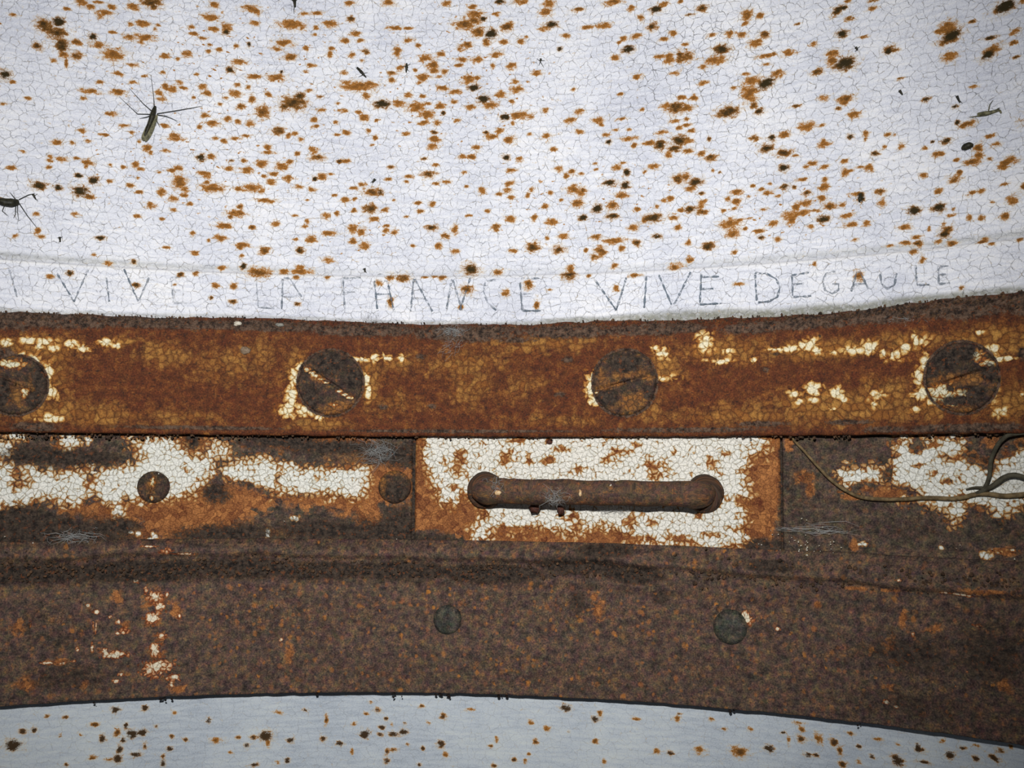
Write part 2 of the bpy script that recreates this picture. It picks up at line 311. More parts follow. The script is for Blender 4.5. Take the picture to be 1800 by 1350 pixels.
ST_UP += Z(600, 0, [(45,18,30,14,.05),(250,15,35,18,.1),(555,20,25,14,.1),(280,148,40,12,.1),(350,150,25,8,0),(690,35,25,14,.2),(705,75,45,22,.3),(655,130,60,30,.4),(700,110,40,25,.4),(720,170,40,28,.4),(790,182,38,28,.9),(750,100,22,14,.8),(820,72,20,12,.1),(870,145,35,22,.5),(885,130,25,20,.2),(765,225,22,18,.2),(860,222,30,14,.1),(835,10,30,12,.85),(945,10,40,14,.1),(945,220,20,16,.1),(975,195,12,10,0),(1095,20,30,22,.1),(1080,65,35,22,.15),(1110,128,35,18,.85),(1070,150,30,12,0),(1185,190,22,14,.15),(1245,50,35,12,.4),(1435,12,50,16,.3),(1530,45,16,20,.1),(1660,52,30,22,.9),(1700,25,30,14,.2),(1790,10,15,10,.1),(1580,95,18,16,.3),(1640,140,30,22,.6),(1750,175,20,16,.1),(1700,208,25,12,.1),(1555,190,30,14,.1),(1490,200,20,14,.1),(1465,225,16,10,0),(1300,142,40,10,.1),(1385,135,40,16,.1),(1515,260,35,22,.9),(1445,305,25,16,.1),(1730,310,30,30,.3),(1785,300,20,35,.5),(1680,300,30,12,0),(1152,258,16,14,.9),(815,288,35,16,.1),(635,318,35,12,.05),(715,315,30,18,.1),(660,240,35,16,.4),(625,262,20,12,.1),(800,345,12,14,.1),(622,345,25,10,.1),(895,350,26,20,.1),(75,178,28,16,.1),(18,215,25,14,.1),(100,215,20,10,0),(355,213,28,14,.1),(408,243,18,12,.1),(55,290,18,12,.1),(295,270,20,30,.05),(130,272,20,14,.6),(50,100,22,18,.6),(445,310,38,20,.1),(523,288,22,14,.15),(485,345,35,22,.3),(490,375,25,20,.1),(545,378,20,12,.1),(390,370,12,10,0),(15,383,20,12,.1),(108,320,12,8,0),(310,360,22,18,.1),(265,385,20,16,.4),(265,422,18,14,.15),(430,410,32,24,.15),(520,405,18,8,.1),(410,435,15,10,0),(90,455,95,26,.2),(30,440,30,15,.1),(150,445,35,16,.1),(135,505,22,18,.3),(215,548,48,24,.85),(300,545,35,20,.2),(355,500,20,14,.1),(428,508,18,10,.1),(395,565,50,26,.15),(455,545,18,8,0),(523,558,30,16,.1),(530,465,35,14,.1),(600,485,38,14,.1),(590,538,20,10,0),(675,420,40,24,.2),(715,412,18,14,.1),(700,465,34,20,.9),(750,522,35,22,.9),(785,555,40,20,.2),(685,565,28,16,.1),(840,500,28,20,.1),(925,472,35,20,.1),(915,432,18,14,.1),(900,535,14,12,0),(865,618,28,20,.9),(940,610,60,22,.1),(1000,618,20,8,0),(450,605,42,26,.15),(435,648,24,14,.1),(505,648,20,14,.1),(537,598,15,12,.8),(120,620,28,20,.1),(95,590,20,12,0),(15,583,20,12,.1),(185,635,12,10,.1),(610,635,16,12,.1),(905,650,12,12,0),(1030,388,26,16,.15),(1075,582,20,12,.1),(1255,590,24,16,.1),(1205,635,32,16,.1),(1355,635,30,18,.2),(1370,660,14,10,.1),(1560,405,26,18,.1),(1472,495,16,10,.1),(1760,388,26,12,.1),(1225,470,12,10,0),(1765,570,50,32,.6),(1710,560,30,16,.2),(1790,515,20,10,0),(1755,640,30,10,0),(1785,672,22,12,.1),(1585,580,14,10,.1),(1480,630,26,8,.05),(25,700,22,14,.1),(142,688,14,10,0),(178,725,14,14,.1),(160,765,12,6,.4),(340,705,22,10,.2),(490,698,20,12,.6),(495,735,32,20,.1),(480,772,26,16,.15),(415,655,15,8,0),(835,690,24,14,.1),(790,722,35,16,.1),(885,740,32,20,.1),(715,778,24,14,.1),(765,700,15,10,.6),(1085,718,24,16,.1),(995,708,12,8,0),(1255,695,22,14,.1),(1115,788,20,12,.1),(1395,712,22,10,.1),(1445,688,18,8,.1),(1515,685,18,8,0),(1520,732,40,12,.05),(1545,768,18,16,.1),(1412,750,18,12,.9),(1625,755,35,14,.2),(1680,765,30,30,.7),(1690,700,30,12,.1),(1780,740,45,30,.7),(1760,785,40,20,.6),(1725,815,20,20,.1),(20,850,28,14,.1),(262,880,22,12,.5),(440,838,18,10,.6),(500,870,18,10,.1),(640,828,25,12,.1),(685,828,26,16,.25),(870,832,20,16,.9),(940,840,22,12,.1),(895,900,28,12,.1),(460,920,38,18,.55),(360,932,26,10,.1),(650,910,20,8,0),(555,962,28,10,.1),(500,968,22,8,.1),(250,945,20,8,.1),(110,972,26,10,.1),(165,1012,50,22,.45),(205,1015,20,18,.7),(70,992,26,8,.1),(660,985,12,10,.1),(345,960,16,10,0),(1148,890,22,14,.1),(1215,905,20,14,.2),(1185,930,16,14,.1),(1265,915,16,8,0),(1340,862,14,6,.3),(1345,893,14,6,.3),(1450,882,25,14,.2),(1485,860,20,6,.1),(1645,877,35,14,.15),(1505,910,20,18,.9),(1600,907,14,8,.1),(1780,945,35,30,.5),(1415,965,38,18,.8),(1498,978,28,22,.8),(1230,1000,40,24,.3),(1275,1005,18,18,.4),(1270,1025,22,14,.2),(1480,1030,34,16,.3),(1245,1072,30,24,.3),(1430,1085,30,24,.3),(745,1005,22,20,.1),(885,968,26,14,.1),(875,1005,26,14,.1),(895,1042,18,12,.1),(830,1025,16,10,0),(1005,1000,14,14,.1),(985,1030,12,12,0),(1102,1018,16,12,.1),(20,1055,24,16,.1),(70,1050,15,10,.1),(275,1055,14,8,.1),(405,1070,22,10,.1),(480,1075,20,14,.2),(150,1102,38,28,.6),(232,1108,20,14,.3),(415,1115,20,12,.2),(345,1142,14,8,0),(65,1110,14,14,.2),(170,1155,30,14,.2),(670,1138,18,8,.1),(770,1115,16,10,.1),(890,1155,26,18,.2),(1108,1170,32,18,.2),(1075,1088,20,12,.2),(1160,1055,12,8,.1),(1350,1100,32,24,.85),(1430,1140,38,16,.7),(1275,1148,25,16,.9),(1645,1150,55,24,.7),(1600,1160,20,16,.2),(1735,1050,22,18,.1),(1755,1150,26,14,.1),(1790,1110,20,10,.1),(1700,1060,18,10,0),(1560,1105,20,12,.1),(1665,1090,14,10,.1),(60,1205,25,24,.1),(105,1222,22,24,.15),(235,1215,18,14,.1),(240,1190,16,8,0),(475,1202,32,18,.6),(280,1225,20,14,.05),(600,1210,18,24,.1),(815,1200,22,20,.4),(550,1245,26,16,.4),(1018,1150,14,18,0),(1170,1245,30,14,.1),(1085,1255,12,10,0),(1540,1200,24,20,.1),(1775,1198,20,16,.1),(1345,1250,30,16,.4),(60,1272,22,18,.3),(120,1298,26,16,.25),(515,1297,22,14,.2),(605,1328,22,10,.1),(375,1295,12,8,0),(1010,1308,38,22,.55),(1145,1318,30,20,.6),(910,1325,20,10,0),(1375,1325,28,24,.4),(1440,1270,60,16,.1),(1560,1280,24,18,.6),(1665,1248,24,16,.8),(1480,1310,22,14,.1),(1290,1320,12,14,.3),(1020,1285,10,14,.1)])
ST_UP += Z(1200, 0, [(105,45,30,18,.6),(40,80,30,8,.6),(340,80,32,28,.3),(410,85,28,14,.1),(330,125,20,12,.1),(155,185,25,10,.1),(250,178,30,16,.1),(315,185,28,16,.1),(385,228,38,22,.2),(430,185,30,20,.5),(205,262,50,28,.7),(175,320,60,24,.2),(20,300,40,28,.5),(110,355,25,12,.1),(560,280,35,18,.1),(440,295,50,12,.2),(480,285,14,14,.3),(440,340,22,8,.1),(870,5,20,8,.1),(15,235,18,10,.1),(440,440,50,28,.9,-25),(500,390,32,22,.3),(370,425,50,22,.15),(355,490,45,50,.2),(375,555,22,20,.5),(330,392,25,8,.1),(270,468,20,12,.1),(405,590,28,18,.7),(240,592,65,32,.65),(20,572,40,20,.4),(110,440,30,12,.1),(60,518,22,18,.1),(10,518,14,12,.1),(820,55,45,20,.7,-25),(850,45,24,14,.8),(880,98,28,12,.5),(1000,45,24,12,.2),(1000,5,30,8,.5),(1700,35,60,32,1,-15),(1655,60,25,14,.3),(840,180,32,22,.85),(960,195,26,8,.4),(690,232,20,14,.2),(790,278,38,18,.2),(790,320,35,30,.2),(855,335,60,38,.85),(710,382,34,18,.6),(605,128,20,6,.5),(1095,262,38,22,.6),(1085,275,24,14,.9),(1400,150,55,38,.3),(1420,190,60,28,.9,-20),(1400,215,55,22,.6),(1350,165,25,15,.2),(1525,115,18,12,.5),(1755,168,26,16,.3),(1745,225,20,14,.3),(1620,200,40,10,.8),(1630,270,60,26,.4,-20),(1610,292,40,24,.9,-20),(1760,302,18,8,.6),(1410,300,40,25,.3),(1150,412,24,6,.5),(1535,455,25,8,.2),(1285,525,22,14,.8),(1435,562,20,10,.9),(860,520,48,22,.4),(745,515,26,14,.1),(820,570,18,10,.5),(855,540,24,16,.2),(905,602,36,20,.15),(655,668,46,24,.15),(735,662,16,8,.1),(540,710,32,18,.35),(600,560,30,8,.6),(380,730,28,16,.5),(470,728,26,16,.8),(40,690,26,10,.1),(25,745,28,18,.2),(30,795,28,14,.2),(20,660,26,10,.1),(20,630,18,8,.1),(445,785,42,24,.7),(535,808,42,22,.6),(590,822,22,8,.2),(740,762,36,16,.2),(740,748,14,20,.1),(140,732,14,14,.6),(105,810,25,16,.2),(150,832,32,20,.55),(535,888,30,20,.85),(685,860,30,14,.2),(655,880,20,12,.2),(850,850,22,14,.2),(855,912,22,22,.15),(885,900,24,8,.1),(965,705,20,16,.1),(965,735,10,10,0),(885,722,20,14,.8),(1085,710,18,12,.1),(1120,712,12,8,.1),(1155,775,20,18,.1),(1015,812,24,14,.7),(1065,775,12,10,.1),(1500,658,46,18,.4),(1450,648,14,14,.9),(1620,722,26,12,.2),(1655,762,28,12,.2),(1390,745,30,16,.8),(1320,748,12,8,.9),(1350,818,32,18,.3),(1560,785,28,25,.3),(1560,825,28,20,.2),(1535,855,45,18,.3),(1445,845,20,10,.1),(1280,785,16,10,.1),(1720,855,50,24,.3,-20),(1690,880,35,18,.3),(1620,840,16,10,.1),(985,885,26,20,.1),(940,880,25,8,.1),(745,880,26,12,.1),(1435,945,36,20,.4),(1460,908,16,14,.2),(1270,925,22,14,.1),(1700,972,26,8,.3),(15,935,26,22,.3),(70,960,42,22,.7),(45,995,28,16,.2),(100,1018,20,10,.6),(195,910,10,8,.6),(160,900,10,8,.2),(750,950,20,14,.1),(745,985,26,24,.1),(540,985,28,16,.7),(590,985,16,10,.6),(635,945,30,10,.3),(460,970,14,8,.3),(285,1015,28,18,.2),(370,980,14,10,.1),(415,1000,16,10,.1),(450,1018,30,14,.15),(500,1035,20,8,.1),(655,1018,26,14,.6),(280,1065,30,18,.2),(240,1050,16,14,.1),(350,1038,12,8,.1),(920,1022,40,12,.2),(940,1040,20,28,.95),(1040,1012,32,16,.5),(1350,1012,24,16,.2),(1525,1020,26,12,.3),(1575,1010,26,12,.3),(1740,1055,30,25,.2),(735,1045,26,18,.2),(780,1085,36,20,.4),(640,1070,38,18,.3),(600,1090,24,18,.2),(635,1120,42,18,.2),(565,1140,38,28,.1),(570,1165,26,24,.1),(845,1080,16,10,.1),(1050,1070,22,20,.2),(700,1110,24,10,.4),(105,1068,26,14,.2),(40,1105,38,20,.65),(100,1120,32,16,.5),(100,1090,14,10,.1),(215,1110,16,10,.1),(270,1100,14,8,.1),(425,1105,24,8,.1),(740,1155,38,20,.8),(865,1140,34,16,.2),(885,1185,34,14,.3),(970,1178,22,16,.1),(1220,1112,36,26,.9),(1355,1095,38,26,.85),(1430,1105,12,12,.4),(1415,1138,22,8,.1),(1515,1148,18,14,.3),(1575,1150,20,14,.3),(1700,1140,28,20,.3),(1635,1065,16,8,.2),(250,1180,55,26,.15),(295,1162,24,12,.2),(265,1232,38,24,.3),(475,1180,28,16,.1),(400,1218,30,12,.15),(330,1205,12,10,.1),(355,1152,22,6,.1),(415,1252,18,12,.7),(500,1262,18,14,.1),(680,1195,20,12,.05),(1172,1198,34,16,.2),(1300,1205,10,12,.2),(1395,1215,35,28,.5),(1380,1238,36,14,.8),(1380,1180,14,10,.2),(1235,1250,26,12,.2),(1240,1285,26,16,.6),(1175,1282,28,12,.2),(1095,1297,22,8,.2),(910,1265,18,10,.2),(1420,1282,30,14,.3),(1350,1275,20,10,.1),(1590,1260,24,10,.3),(1595,1280,26,8,.3),(1640,1290,20,10,.1),(1785,1272,16,14,.2),(1230,1330,22,14,.25),(135,1298,38,22,.65),(30,1285,18,12,.1),(35,1275,10,12,.1),(275,1328,16,10,.3)])
ST_UP += [(455,480,22,10,.4),(530,478,18,6,.15),(500,478,10,5,.1),(527,470,8,5,0),(190,463,8,4,.3),(235,460,6,4,.7),(123,482,7,5,.8),(88,488,8,4,.1),(318,485,6,5,.6),(380,504,7,5,.2),(345,482,6,4,.1),(412,504,8,5,.1),(410,532,8,4,.6),(308,502,4,2,.1),(372,525,4,4,.6),(522,535,6,4,.6),(428,468,6,6,.9),(390,471,8,4,.2),(465,440,10,7,.5),(425,450,5,3,.1),(527,440,8,6,.7),(430,430,10,5,.1),(292,435,7,3,.0),(343,445,7,4,.1),(165,448,5,3,.05),(577,458,10,5,.1),(575,490,6,4,.1),(522,489,6,4,.1),(240,503,8,5,.6),(640,432,10,6,.3),(620,424,8,4,.2),(772,432,7,5,.2),(800,442,8,4,.1),(937,433,12,8,.5),(982,439,11,8,.55),(1055,442,10,10,.4),(1046,452,8,6,.4),(1080,467,6,5,.3),(902,441,8,4,.1),(828,474,14,11,.75),(875,479,9,5,.4),(687,490,8,6,.2),(709,490,12,8,.5),(748,489,7,3,.1),(778,490,8,5,.1),(766,488,5,3,.1),(1001,486,13,9,.6),(1002,473,6,8,.3),(930,502,8,9,.4),(822,510,12,8,.5),(890,517,7,6,.2),(812,541,5,4,.2),(666,500,7,5,.2),(1187,469,11,7,.3),(1212,457,7,6,.25),(1117,486,10,4,.3),(1085,508,6,6,.2),(688,532,5,10,.4),(945,537,5,9,.3),(1037,487,5,4,.1),(967,511,6,2,.1),(1245,434,9,8,.7),(1291,443,4,4,.2),(1609,444,7,6,.3),(1625,458,6,6,.3),(1590,427,9,4,.3),(1615,429,8,5,.5),(1673,429,9,5,.4),(1512,486,8,8,.3),(1434,466,5,4,.1),(1300,500,10,3,.2),(1693,508,4,4,.5),(1730,426,12,3,.3)]
ST_LO = Z(0, 950, [(70,1078,45,28,.9),(120,1005,22,16,.6),(180,998,16,14,.7),(247,925,16,8,.5),(345,930,20,10,.5),(610,892,24,16,.9),(765,882,20,14,.7),(500,970,28,12,.4),(318,1028,12,8,.5),(620,1010,18,22,.4),(665,975,14,16,.7),(695,1020,28,22,1),(750,1012,24,18,.8),(650,1052,14,14,.7),(540,1045,16,22,.7),(630,1100,18,20,.7),(715,1128,26,14,.8),(620,1150,22,24,.7),(485,1145,22,12,.4),(765,1085,12,14,.5),(575,1155,24,8,.3),(825,982,12,8,.6),(905,1035,12,12,.5),(895,1098,18,12,.8),(860,1138,12,10,.5),(860,1175,14,20,.7),(980,1050,12,12,.5),(1100,950,14,14,.8),(1400,1030,36,28,.7),(1335,1040,16,16,.5),(1410,1070,14,20,.2),(1532,1052,20,14,.8),(1300,1080,14,14,.7),(1140,1055,30,14,.2),(1705,1045,16,14,.6),(1720,945,10,25,.4),(1610,895,16,8,.6),(1790,1072,18,14,.8),(1515,1162,14,16,.8),(1465,1170,14,10,.3),(1340,1182,22,10,.7),(1255,1040,12,10,.4),(350,1182,12,12,.5),(920,910,14,10,.2),(1470,905,20,10,.1),(1210,1120,12,8,.2),(425,1025,8,10,.3)])
ST_LO += Z(600, 950, [(190,895,16,14,.5),(155,852,12,6,.5),(130,912,14,8,.3),(235,940,12,10,.6),(65,968,16,10,.3),(215,985,18,12,.7),(125,1020,26,22,1),(205,1022,18,10,.6),(275,1020,24,14,.7),(328,1010,22,14,.9),(335,965,8,6,.8),(265,968,6,10,.3),(460,960,12,8,.3),(425,872,14,10,.4),(535,928,18,16,.5),(680,892,22,8,.3),(525,1072,20,20,.7),(430,1095,12,12,.6),(345,1075,14,8,.4),(275,1105,20,12,.4),(240,1115,12,16,.5),(240,1162,16,16,.6),(55,1115,8,20,.2),(410,1182,12,10,.6),(550,1130,16,16,.2),(790,1085,14,8,.4),(910,1155,16,12,.5),(808,1188,18,10,.5),(1025,1060,14,16,.4),(1085,990,20,12,.2),(1000,960,18,14,.1),(990,1125,12,10,.2),(1185,882,28,18,.9),(1338,940,20,16,.8),(1365,910,14,16,.3),(1340,1058,16,14,.3),(1555,940,24,8,.1),(1735,1120,24,12,.6),(1770,940,18,14,.3),(1780,918,12,8,.6),(1200,1008,10,6,.7),(1660,1110,20,14,.2),(1388,1165,12,14,.3),(970,1165,8,14,.4),(820,1050,10,18,.1)])
ST_LO += Z(1200, 950, [(90,1105,28,20,.3),(300,1115,44,26,.35),(455,1098,26,18,.9),(660,1132,18,16,.7),(705,1132,14,10,.7),(625,1045,26,16,.5),(630,995,16,14,.3),(715,1045,22,26,.3),(560,1055,8,22,.3),(215,995,18,8,.4),(530,1012,14,8,.7),(890,1018,22,10,.4),(800,1062,24,24,.5),(830,1110,16,24,.4),(845,1180,22,16,.5),(930,1085,18,12,.6),(1000,1138,16,10,.7),(930,1165,18,12,.3),(1030,1045,24,10,.3),(1135,1160,34,28,.7,40),(1240,1095,14,24,.9),(1265,1105,22,12,.5),(1270,1168,40,10,.6),(1410,1130,28,18,.8),(1475,1092,20,12,.6),(1550,1150,22,16,.6),(1550,1085,20,8,.3),(1680,1108,25,12,.5),(1645,1148,38,14,.6,25),(1370,1060,14,12,.2),(1135,1072,14,8,.2),(1730,1085,14,8,.2),(610,965,30,8,.4),(150,940,14,10,.3),(360,995,14,10,.2)])
CRACKLE = [(1260, 90, 90, 65, 1), (1170, 100, 50, 60, 1), (1320, 150, 50, 40, 1)]
SPRINKLE = [(400, 120, 330, 150), (330, 280, 260, 120), (800, 150, 240, 180), (1030, 360, 250, 80), (1400, 370, 180, 70), (620, 420, 150, 40)]
# paint left on the rusty band
BAND_P = [(10,602,14,9),(50,597,13,7),(68,610,7,6),(85,600,15,7),(95,612,12,6),(125,605,10,8),(145,613,14,6),(185,602,12,6),(207,608,8,4),(30,640,26,18),(60,632,14,10),(88,690,15,15),(85,655,8,20),(90,735,22,8),(512,700,9,30),(507,722,12,12),(540,722,22,10),(518,662,10,16),(528,645,9,10),(560,733,10,5),(612,632,10,5),(640,632,16,4),(660,630,8,7),(680,628,10,7),(705,630,6,6),(645,665,6,12),(648,690,5,12),
 (1036,682,9,18),(1050,705,18,8),(1042,665,5,10),(1165,620,14,10),(1150,612,8,5),(1168,665,20,5),(1240,600,16,15),(1282,617,9,7),(1270,635,18,5),(1325,633,6,5),(1240,633,5,3),(1360,614,12,3),(1388,614,18,5),(1420,606,16,11),(1436,618,11,7),(1500,617,20,6),(1528,612,14,13),(1553,622,8,9),(1575,623,13,8),(1465,620,8,5),(1590,611,10,9),(1618,602,14,9),(1607,592,6,6),(1745,615,15,10),(1765,630,26,4),(1723,584,9,5),(1395,693,10,7),(1430,684,14,11),(1430,703,8,5),(1472,690,12,10),(1483,702,7,7),(1540,693,14,9),(1537,710,5,7),(1405,706,5,5),(1465,719,8,3),(1628,640,9,15),(1615,665,8,20),(1620,693,14,10),(1640,706,16,9),(1610,718,8,6),(1740,695,12,20),(1748,665,6,20),(1760,725,16,8),(1797,694,6,3)]
BAND_O = [(60,610,130,30,.9),(70,720,130,30,.9),(90,660,50,60,.8),(210,603,40,14,.8),(290,620,80,30,.7),(400,640,110,50,.55),(450,620,60,40,.6),(170,730,80,30,.8),(300,735,150,25,.5),(520,640,30,40,.8),(560,745,80,15,.7),(650,670,25,60,.8),(700,640,90,25,.6),(820,640,110,40,.6),(830,680,60,60,.55),(960,600,130,30,.75),(920,680,60,40,.5),(1000,740,120,16,.5),(690,710,80,30,.45),(1170,640,40,50,.7),(1280,615,110,30,.95),(1450,615,150,26,1),(1600,600,80,20,1),(1740,600,80,40,1),(1300,730,170,26,.75),(1480,715,200,40,1),(1560,680,70,25,.7),(1640,710,40,35,1),(1770,710,60,40,1),(1130,715,60,40,.5)]
BAND_D = [(-40,560,150,22,1),(100,562,120,18,1),(260,566,160,14,.95),(450,572,160,12,.9),(640,580,130,14,.95),(820,585,130,18,.9),(1000,583,130,15,.8),(1150,578,120,14,.85),(1330,575,80,14,.9),(1440,565,110,16,.95),(1560,550,100,22,1),(1700,540,100,26,1),(1820,530,80,30,1),(10,690,30,40,.85),(10,620,20,14,.8),(740,627,14,8,.5),(998,632,14,10,.6),(672,716,12,6,.7),(760,714,10,5,.6),(982,694,20,6,.5),(1340,745,60,6,.7),(1490,742,50,6,.7),(1560,755,60,8,.6),(1800,622,14,16,.8),(1345,650,8,7,.6),(60,750,60,10,.8),(350,752,200,5,.7),(800,758,300,4,.7),(1200,756,200,6,.7),(1700,752,150,10,.8),(1365,622,14,5,.5),(910,598,40,7,.6)]
# plates
PL_POLY = ZP(0, 740, [(0,195),(60,225),(110,265),(150,225),(230,238),(300,270),(400,245),(480,230),(570,250),(620,225),(700,215),(735,175),(680,130),(650,95),(740,85),(850,68),(950,85),(960,125),(1000,150),(1045,185),(1080,150),(1100,75),(1250,72),(1262,150),(1225,215),(1300,180),(1400,190),(1500,212),(1600,240),(1700,232),(1800,235),(1860,235),(1940,232),(1955,300),(1930,380),(1880,430),(1800,400),(1740,420),(1700,380),(1600,400),(1500,385),(1430,410),(1400,385),(1300,365),(1240,330),(1200,345),(1150,330),(1060,340),(1040,400),(960,410),(900,420),(760,435),(665,420),(655,510),(610,520),(570,470),(500,400),(420,440),(400,455),(320,450),(240,415),(180,430),(100,462),(0,475),(-200,480),(-200,190)])
PL_RUST = ZP(0, 740, [(600,430),(700,425),(900,400),(1050,330),(1260,330),(1400,380),(1600,390),(1800,380),(1980,230),(2080,225),(2180,250),(2170,420),(2000,440),(1960,500),(1940,620),(1880,600),(1880,500),(1700,460),(1560,450),(1500,420),(1300,500),(1250,555),(1130,620),(900,610),(830,600),(800,650),(720,630),(730,530),(620,520),(500,530),(300,480),(420,430)])
PL_EXTRA = [(25,765,28,12),(120,775,22,16),(155,772,6,10),(5,790,20,14),(270,940,8,6),(243,938,6,5),(265,948,6,6),(230,935,7,3),(520,910,8,6),(470,940,6,8)]
PL_DARK = ZP(0, 740, [(1065,350),(1150,350),(1190,400),(1180,450),(1100,450),(1060,420)])
PC_POLY = [(700,740),(1352,740),(1352,800),(1322,800),(1318,830),(1322,880),(1312,890),(1318,948),(1300,962),(1262,973),(1230,964),(1180,968),(1130,972),(1105,958),(1080,935),(1050,928),(1030,940),(1000,942),(960,932),(900,944),(870,938),(860,952),(832,956),(822,930),(850,905),(838,890),(810,870),(800,900),(770,880),(760,850),(744,830),(738,760),(700,755)]
PC_RUST = [(700,740),(1376,740),(1372,800),(1370,880),(1356,946),(1320,948),(1300,975),(1060,985),(900,978),(830,968),(822,950),(790,936),(730,930),(728,900)]
PC_SPOT = [(965,777,5,5,.9),(967,808,9,6),(931,813,6,6),(1015,825,9,6),(1068,808,12,8),(1150,820,16,12),(1155,835,12,8),(1090,795,14,7),(1120,782,8,5),(1060,765,18,5),(890,805,9,12),(805,818,12,22),(810,795,10,5),(1006,912,14,10),(1015,920,8,10),(1110,915,9,14),(1150,918,10,8),(1185,795,5,5),(985,790,14,5),(912,775,18,6),(1255,815,10,8),(1245,805,6,6),(1275,798,5,4),(1265,885,6,6),(1300,880,8,8),(1230,905,6,6),(1290,930,10,6),(1250,940,14,5),(900,930,30,5),(1130,945,28,6),(1190,945,22,6)]
PR_POLY = ZP(1200, 740, [(1150,70),(1220,70),(1222,130),(1258,115),(1275,70),(1480,70),(1520,150),(1565,200),(1590,238),(1625,232),(1640,170),(1700,130),(1740,120),(1730,70),(2400,70),(2400,430),(1800,440),(1745,478),(1712,500),(1680,548),(1655,520),(1645,488),(1560,490),(1500,465),(1485,515),(1425,548),(1395,520),(1385,488),(1300,465),(1240,425),(1150,422),(1160,400),(1240,390),(1140,345),(1000,345),(960,360),(870,375),(830,335),(805,280),(845,232),(1000,242),(1080,235),(1105,200),(1105,135)])
PR_SPOT = Z(1200, 740, [(1440,190,60,25,.4),(1330,130,40,14,.3),(1240,140,25,20,.3),(1080,285,28,22,.9),(975,360,60,24,.6),(1250,230,20,14,.1),(1400,320,30,14,.1),(1530,180,40,30,.9),(1600,210,45,28,.95),(1620,110,60,40,.7),(1780,120,60,30,.9),(1700,170,40,28,.5),(1560,465,35,24,.8),(1330,270,14,12,.1),(1480,400,40,14,.2)])
PR_EXTRA = Z(1200, 740, [(950,650,26,16),(1365,668,14,12),(1605,715,36,28),(1590,740,14,14),(1660,690,30,8),(1740,682,30,10),(950,752,22,6)])
PR_RUST = Z(1200, 740, [(640,300,60,40),(670,360,25,50),(700,720,20,14),(900,400,60,18),(1090,380,120,36),(1700,690,90,22),(900,660,30,30),(560,120,25,50)])
# flange
FL_P = Z(0, 950, [(820,305,42,26),(842,350,24,26),(800,410,32,28),(768,268,12,22),(880,290,8,14),(820,575,24,40),(850,505,22,12),(835,665,62,36),(800,690,42,30),(912,720,32,20),(905,755,14,14),(650,475,30,20),(620,490,12,12),(610,600,56,20),(556,590,14,24),(690,185,14,10),(715,215,18,14,0,45),(625,430,11,13),(580,405,8,8),(946,400,8,14),(460,345,13,12),(510,378,14,12),(325,425,10,14),(870,65,34,16),(640,705,14,10),(610,740,18,10),(790,35,45,5),(960,75,60,5),(505,450,5,30),(485,560,8,26),(155,440,4,22),(250,645,40,6),(330,645,24,5),(385,635,14,8),(410,575,12,10),(1480,525,8,8)])
FL_P += Z(1200, 950, [(1370,283,28,5),(1440,292,65,6,0,5),(1075,850,16,12),(1130,875,14,10),(1210,500,10,10),(1500,690,5,5),(335,415,24,28,0),(315,395,12,16),(500,468,14,10),(1130,660,8,6),(1440,765,6,10),(1540,455,24,6),(1130,215,12,9)])
FL_R = Z(0, 950, [(830,320,80,80),(620,300,40,60),(800,420,60,50),(840,520,50,40),(820,600,60,60),(930,370,40,50),(90,460,60,60),(150,760,90,60),(450,750,40,40),(270,400,90,40),(300,640,90,25),(660,450,40,40),(940,780,60,30),(1530,600,30,60)])
FL_R += Z(600, 950, [(1350,370,60,70),(1330,300,30,40),(300,330,10,10)])
FL_R += Z(1200, 950, [(1090,560,50,70),(1150,420,26,60),(1320,470,70,30,0,-25),(1120,640,60,25),(1600,280,200,22),(1230,290,22,18),(1100,275,100,14),(1090,770,40,30),(700,350,30,24),(1700,760,60,60),(900,260,90,14)])
FL_O = [(460,1080,110,70,.85),(640,1070,60,40,.7),(820,1060,120,60,.8),(1000,1070,120,60,.75),(1120,1100,80,70,.6),(1260,1070,110,40,.7),(1360,1100,80,60,.6),(560,1100,60,60,.7),(900,1180,150,50,.55),(700,1180,150,40,.5),(480,1180,100,40,.5),(1250,1170,130,50,.5),(1450,1150,100,60,.4),(1250,985,90,20,.5),(1050,1190,120,40,.55)]
FL_D = [(60,1010,140,22,.85),(250,1005,160,24,.95),(420,1000,120,22,.9),(560,1005,120,20,.8),(700,1005,120,20,.85),(860,1010,120,20,.9),(1010,995,90,22,.9),(1110,1012,60,20,1),(1060,970,60,14,.9),(1350,1000,60,10,.7),(1345,990,50,6,.7),(1160,1050,30,16,.5),(1600,1150,150,60,.35),(100,1100,80,50,.5),(1015,1060,20,30,.5),(1740,1150,120,90,.35),(1600,1240,200,50,.25),(120,1190,120,40,.3)]

# ------------------------------------------------------------------ materials
M_white = white_paint('chalky_white_paint'); M_white_low = white_paint('dimmed_white_paint', True)
DARKB = [(.30, (46, 39, 36)), (.45, (74, 63, 55)), (.58, (96, 80, 66)), (.72, (122, 100, 76))]
M_band = rusty('rust_brown_iron', [(.25, (66, 36, 24)), (.45, (92, 50, 29)), (.58, (108, 60, 32)), (.75, (134, 84, 42))], ((154, 100, 44), (204, 152, 76)), 215, pk=.95,
               paint_c=((226, 200, 140), (244, 236, 204)), rim=((164, 104, 44), (210, 164, 92)), spots=.3, cq=.35, bub=1.1, tint=.35, dcol=((34, 27, 24), (112, 90, 74)))
M_plate = rusty('peeling_painted_iron', DARKB, ((140, 88, 44), (180, 128, 66)), 270, seed=.4, spots=.35, paint_c=((220, 222, 206), (244, 246, 238)), rim=((150, 90, 42), (206, 164, 104)))
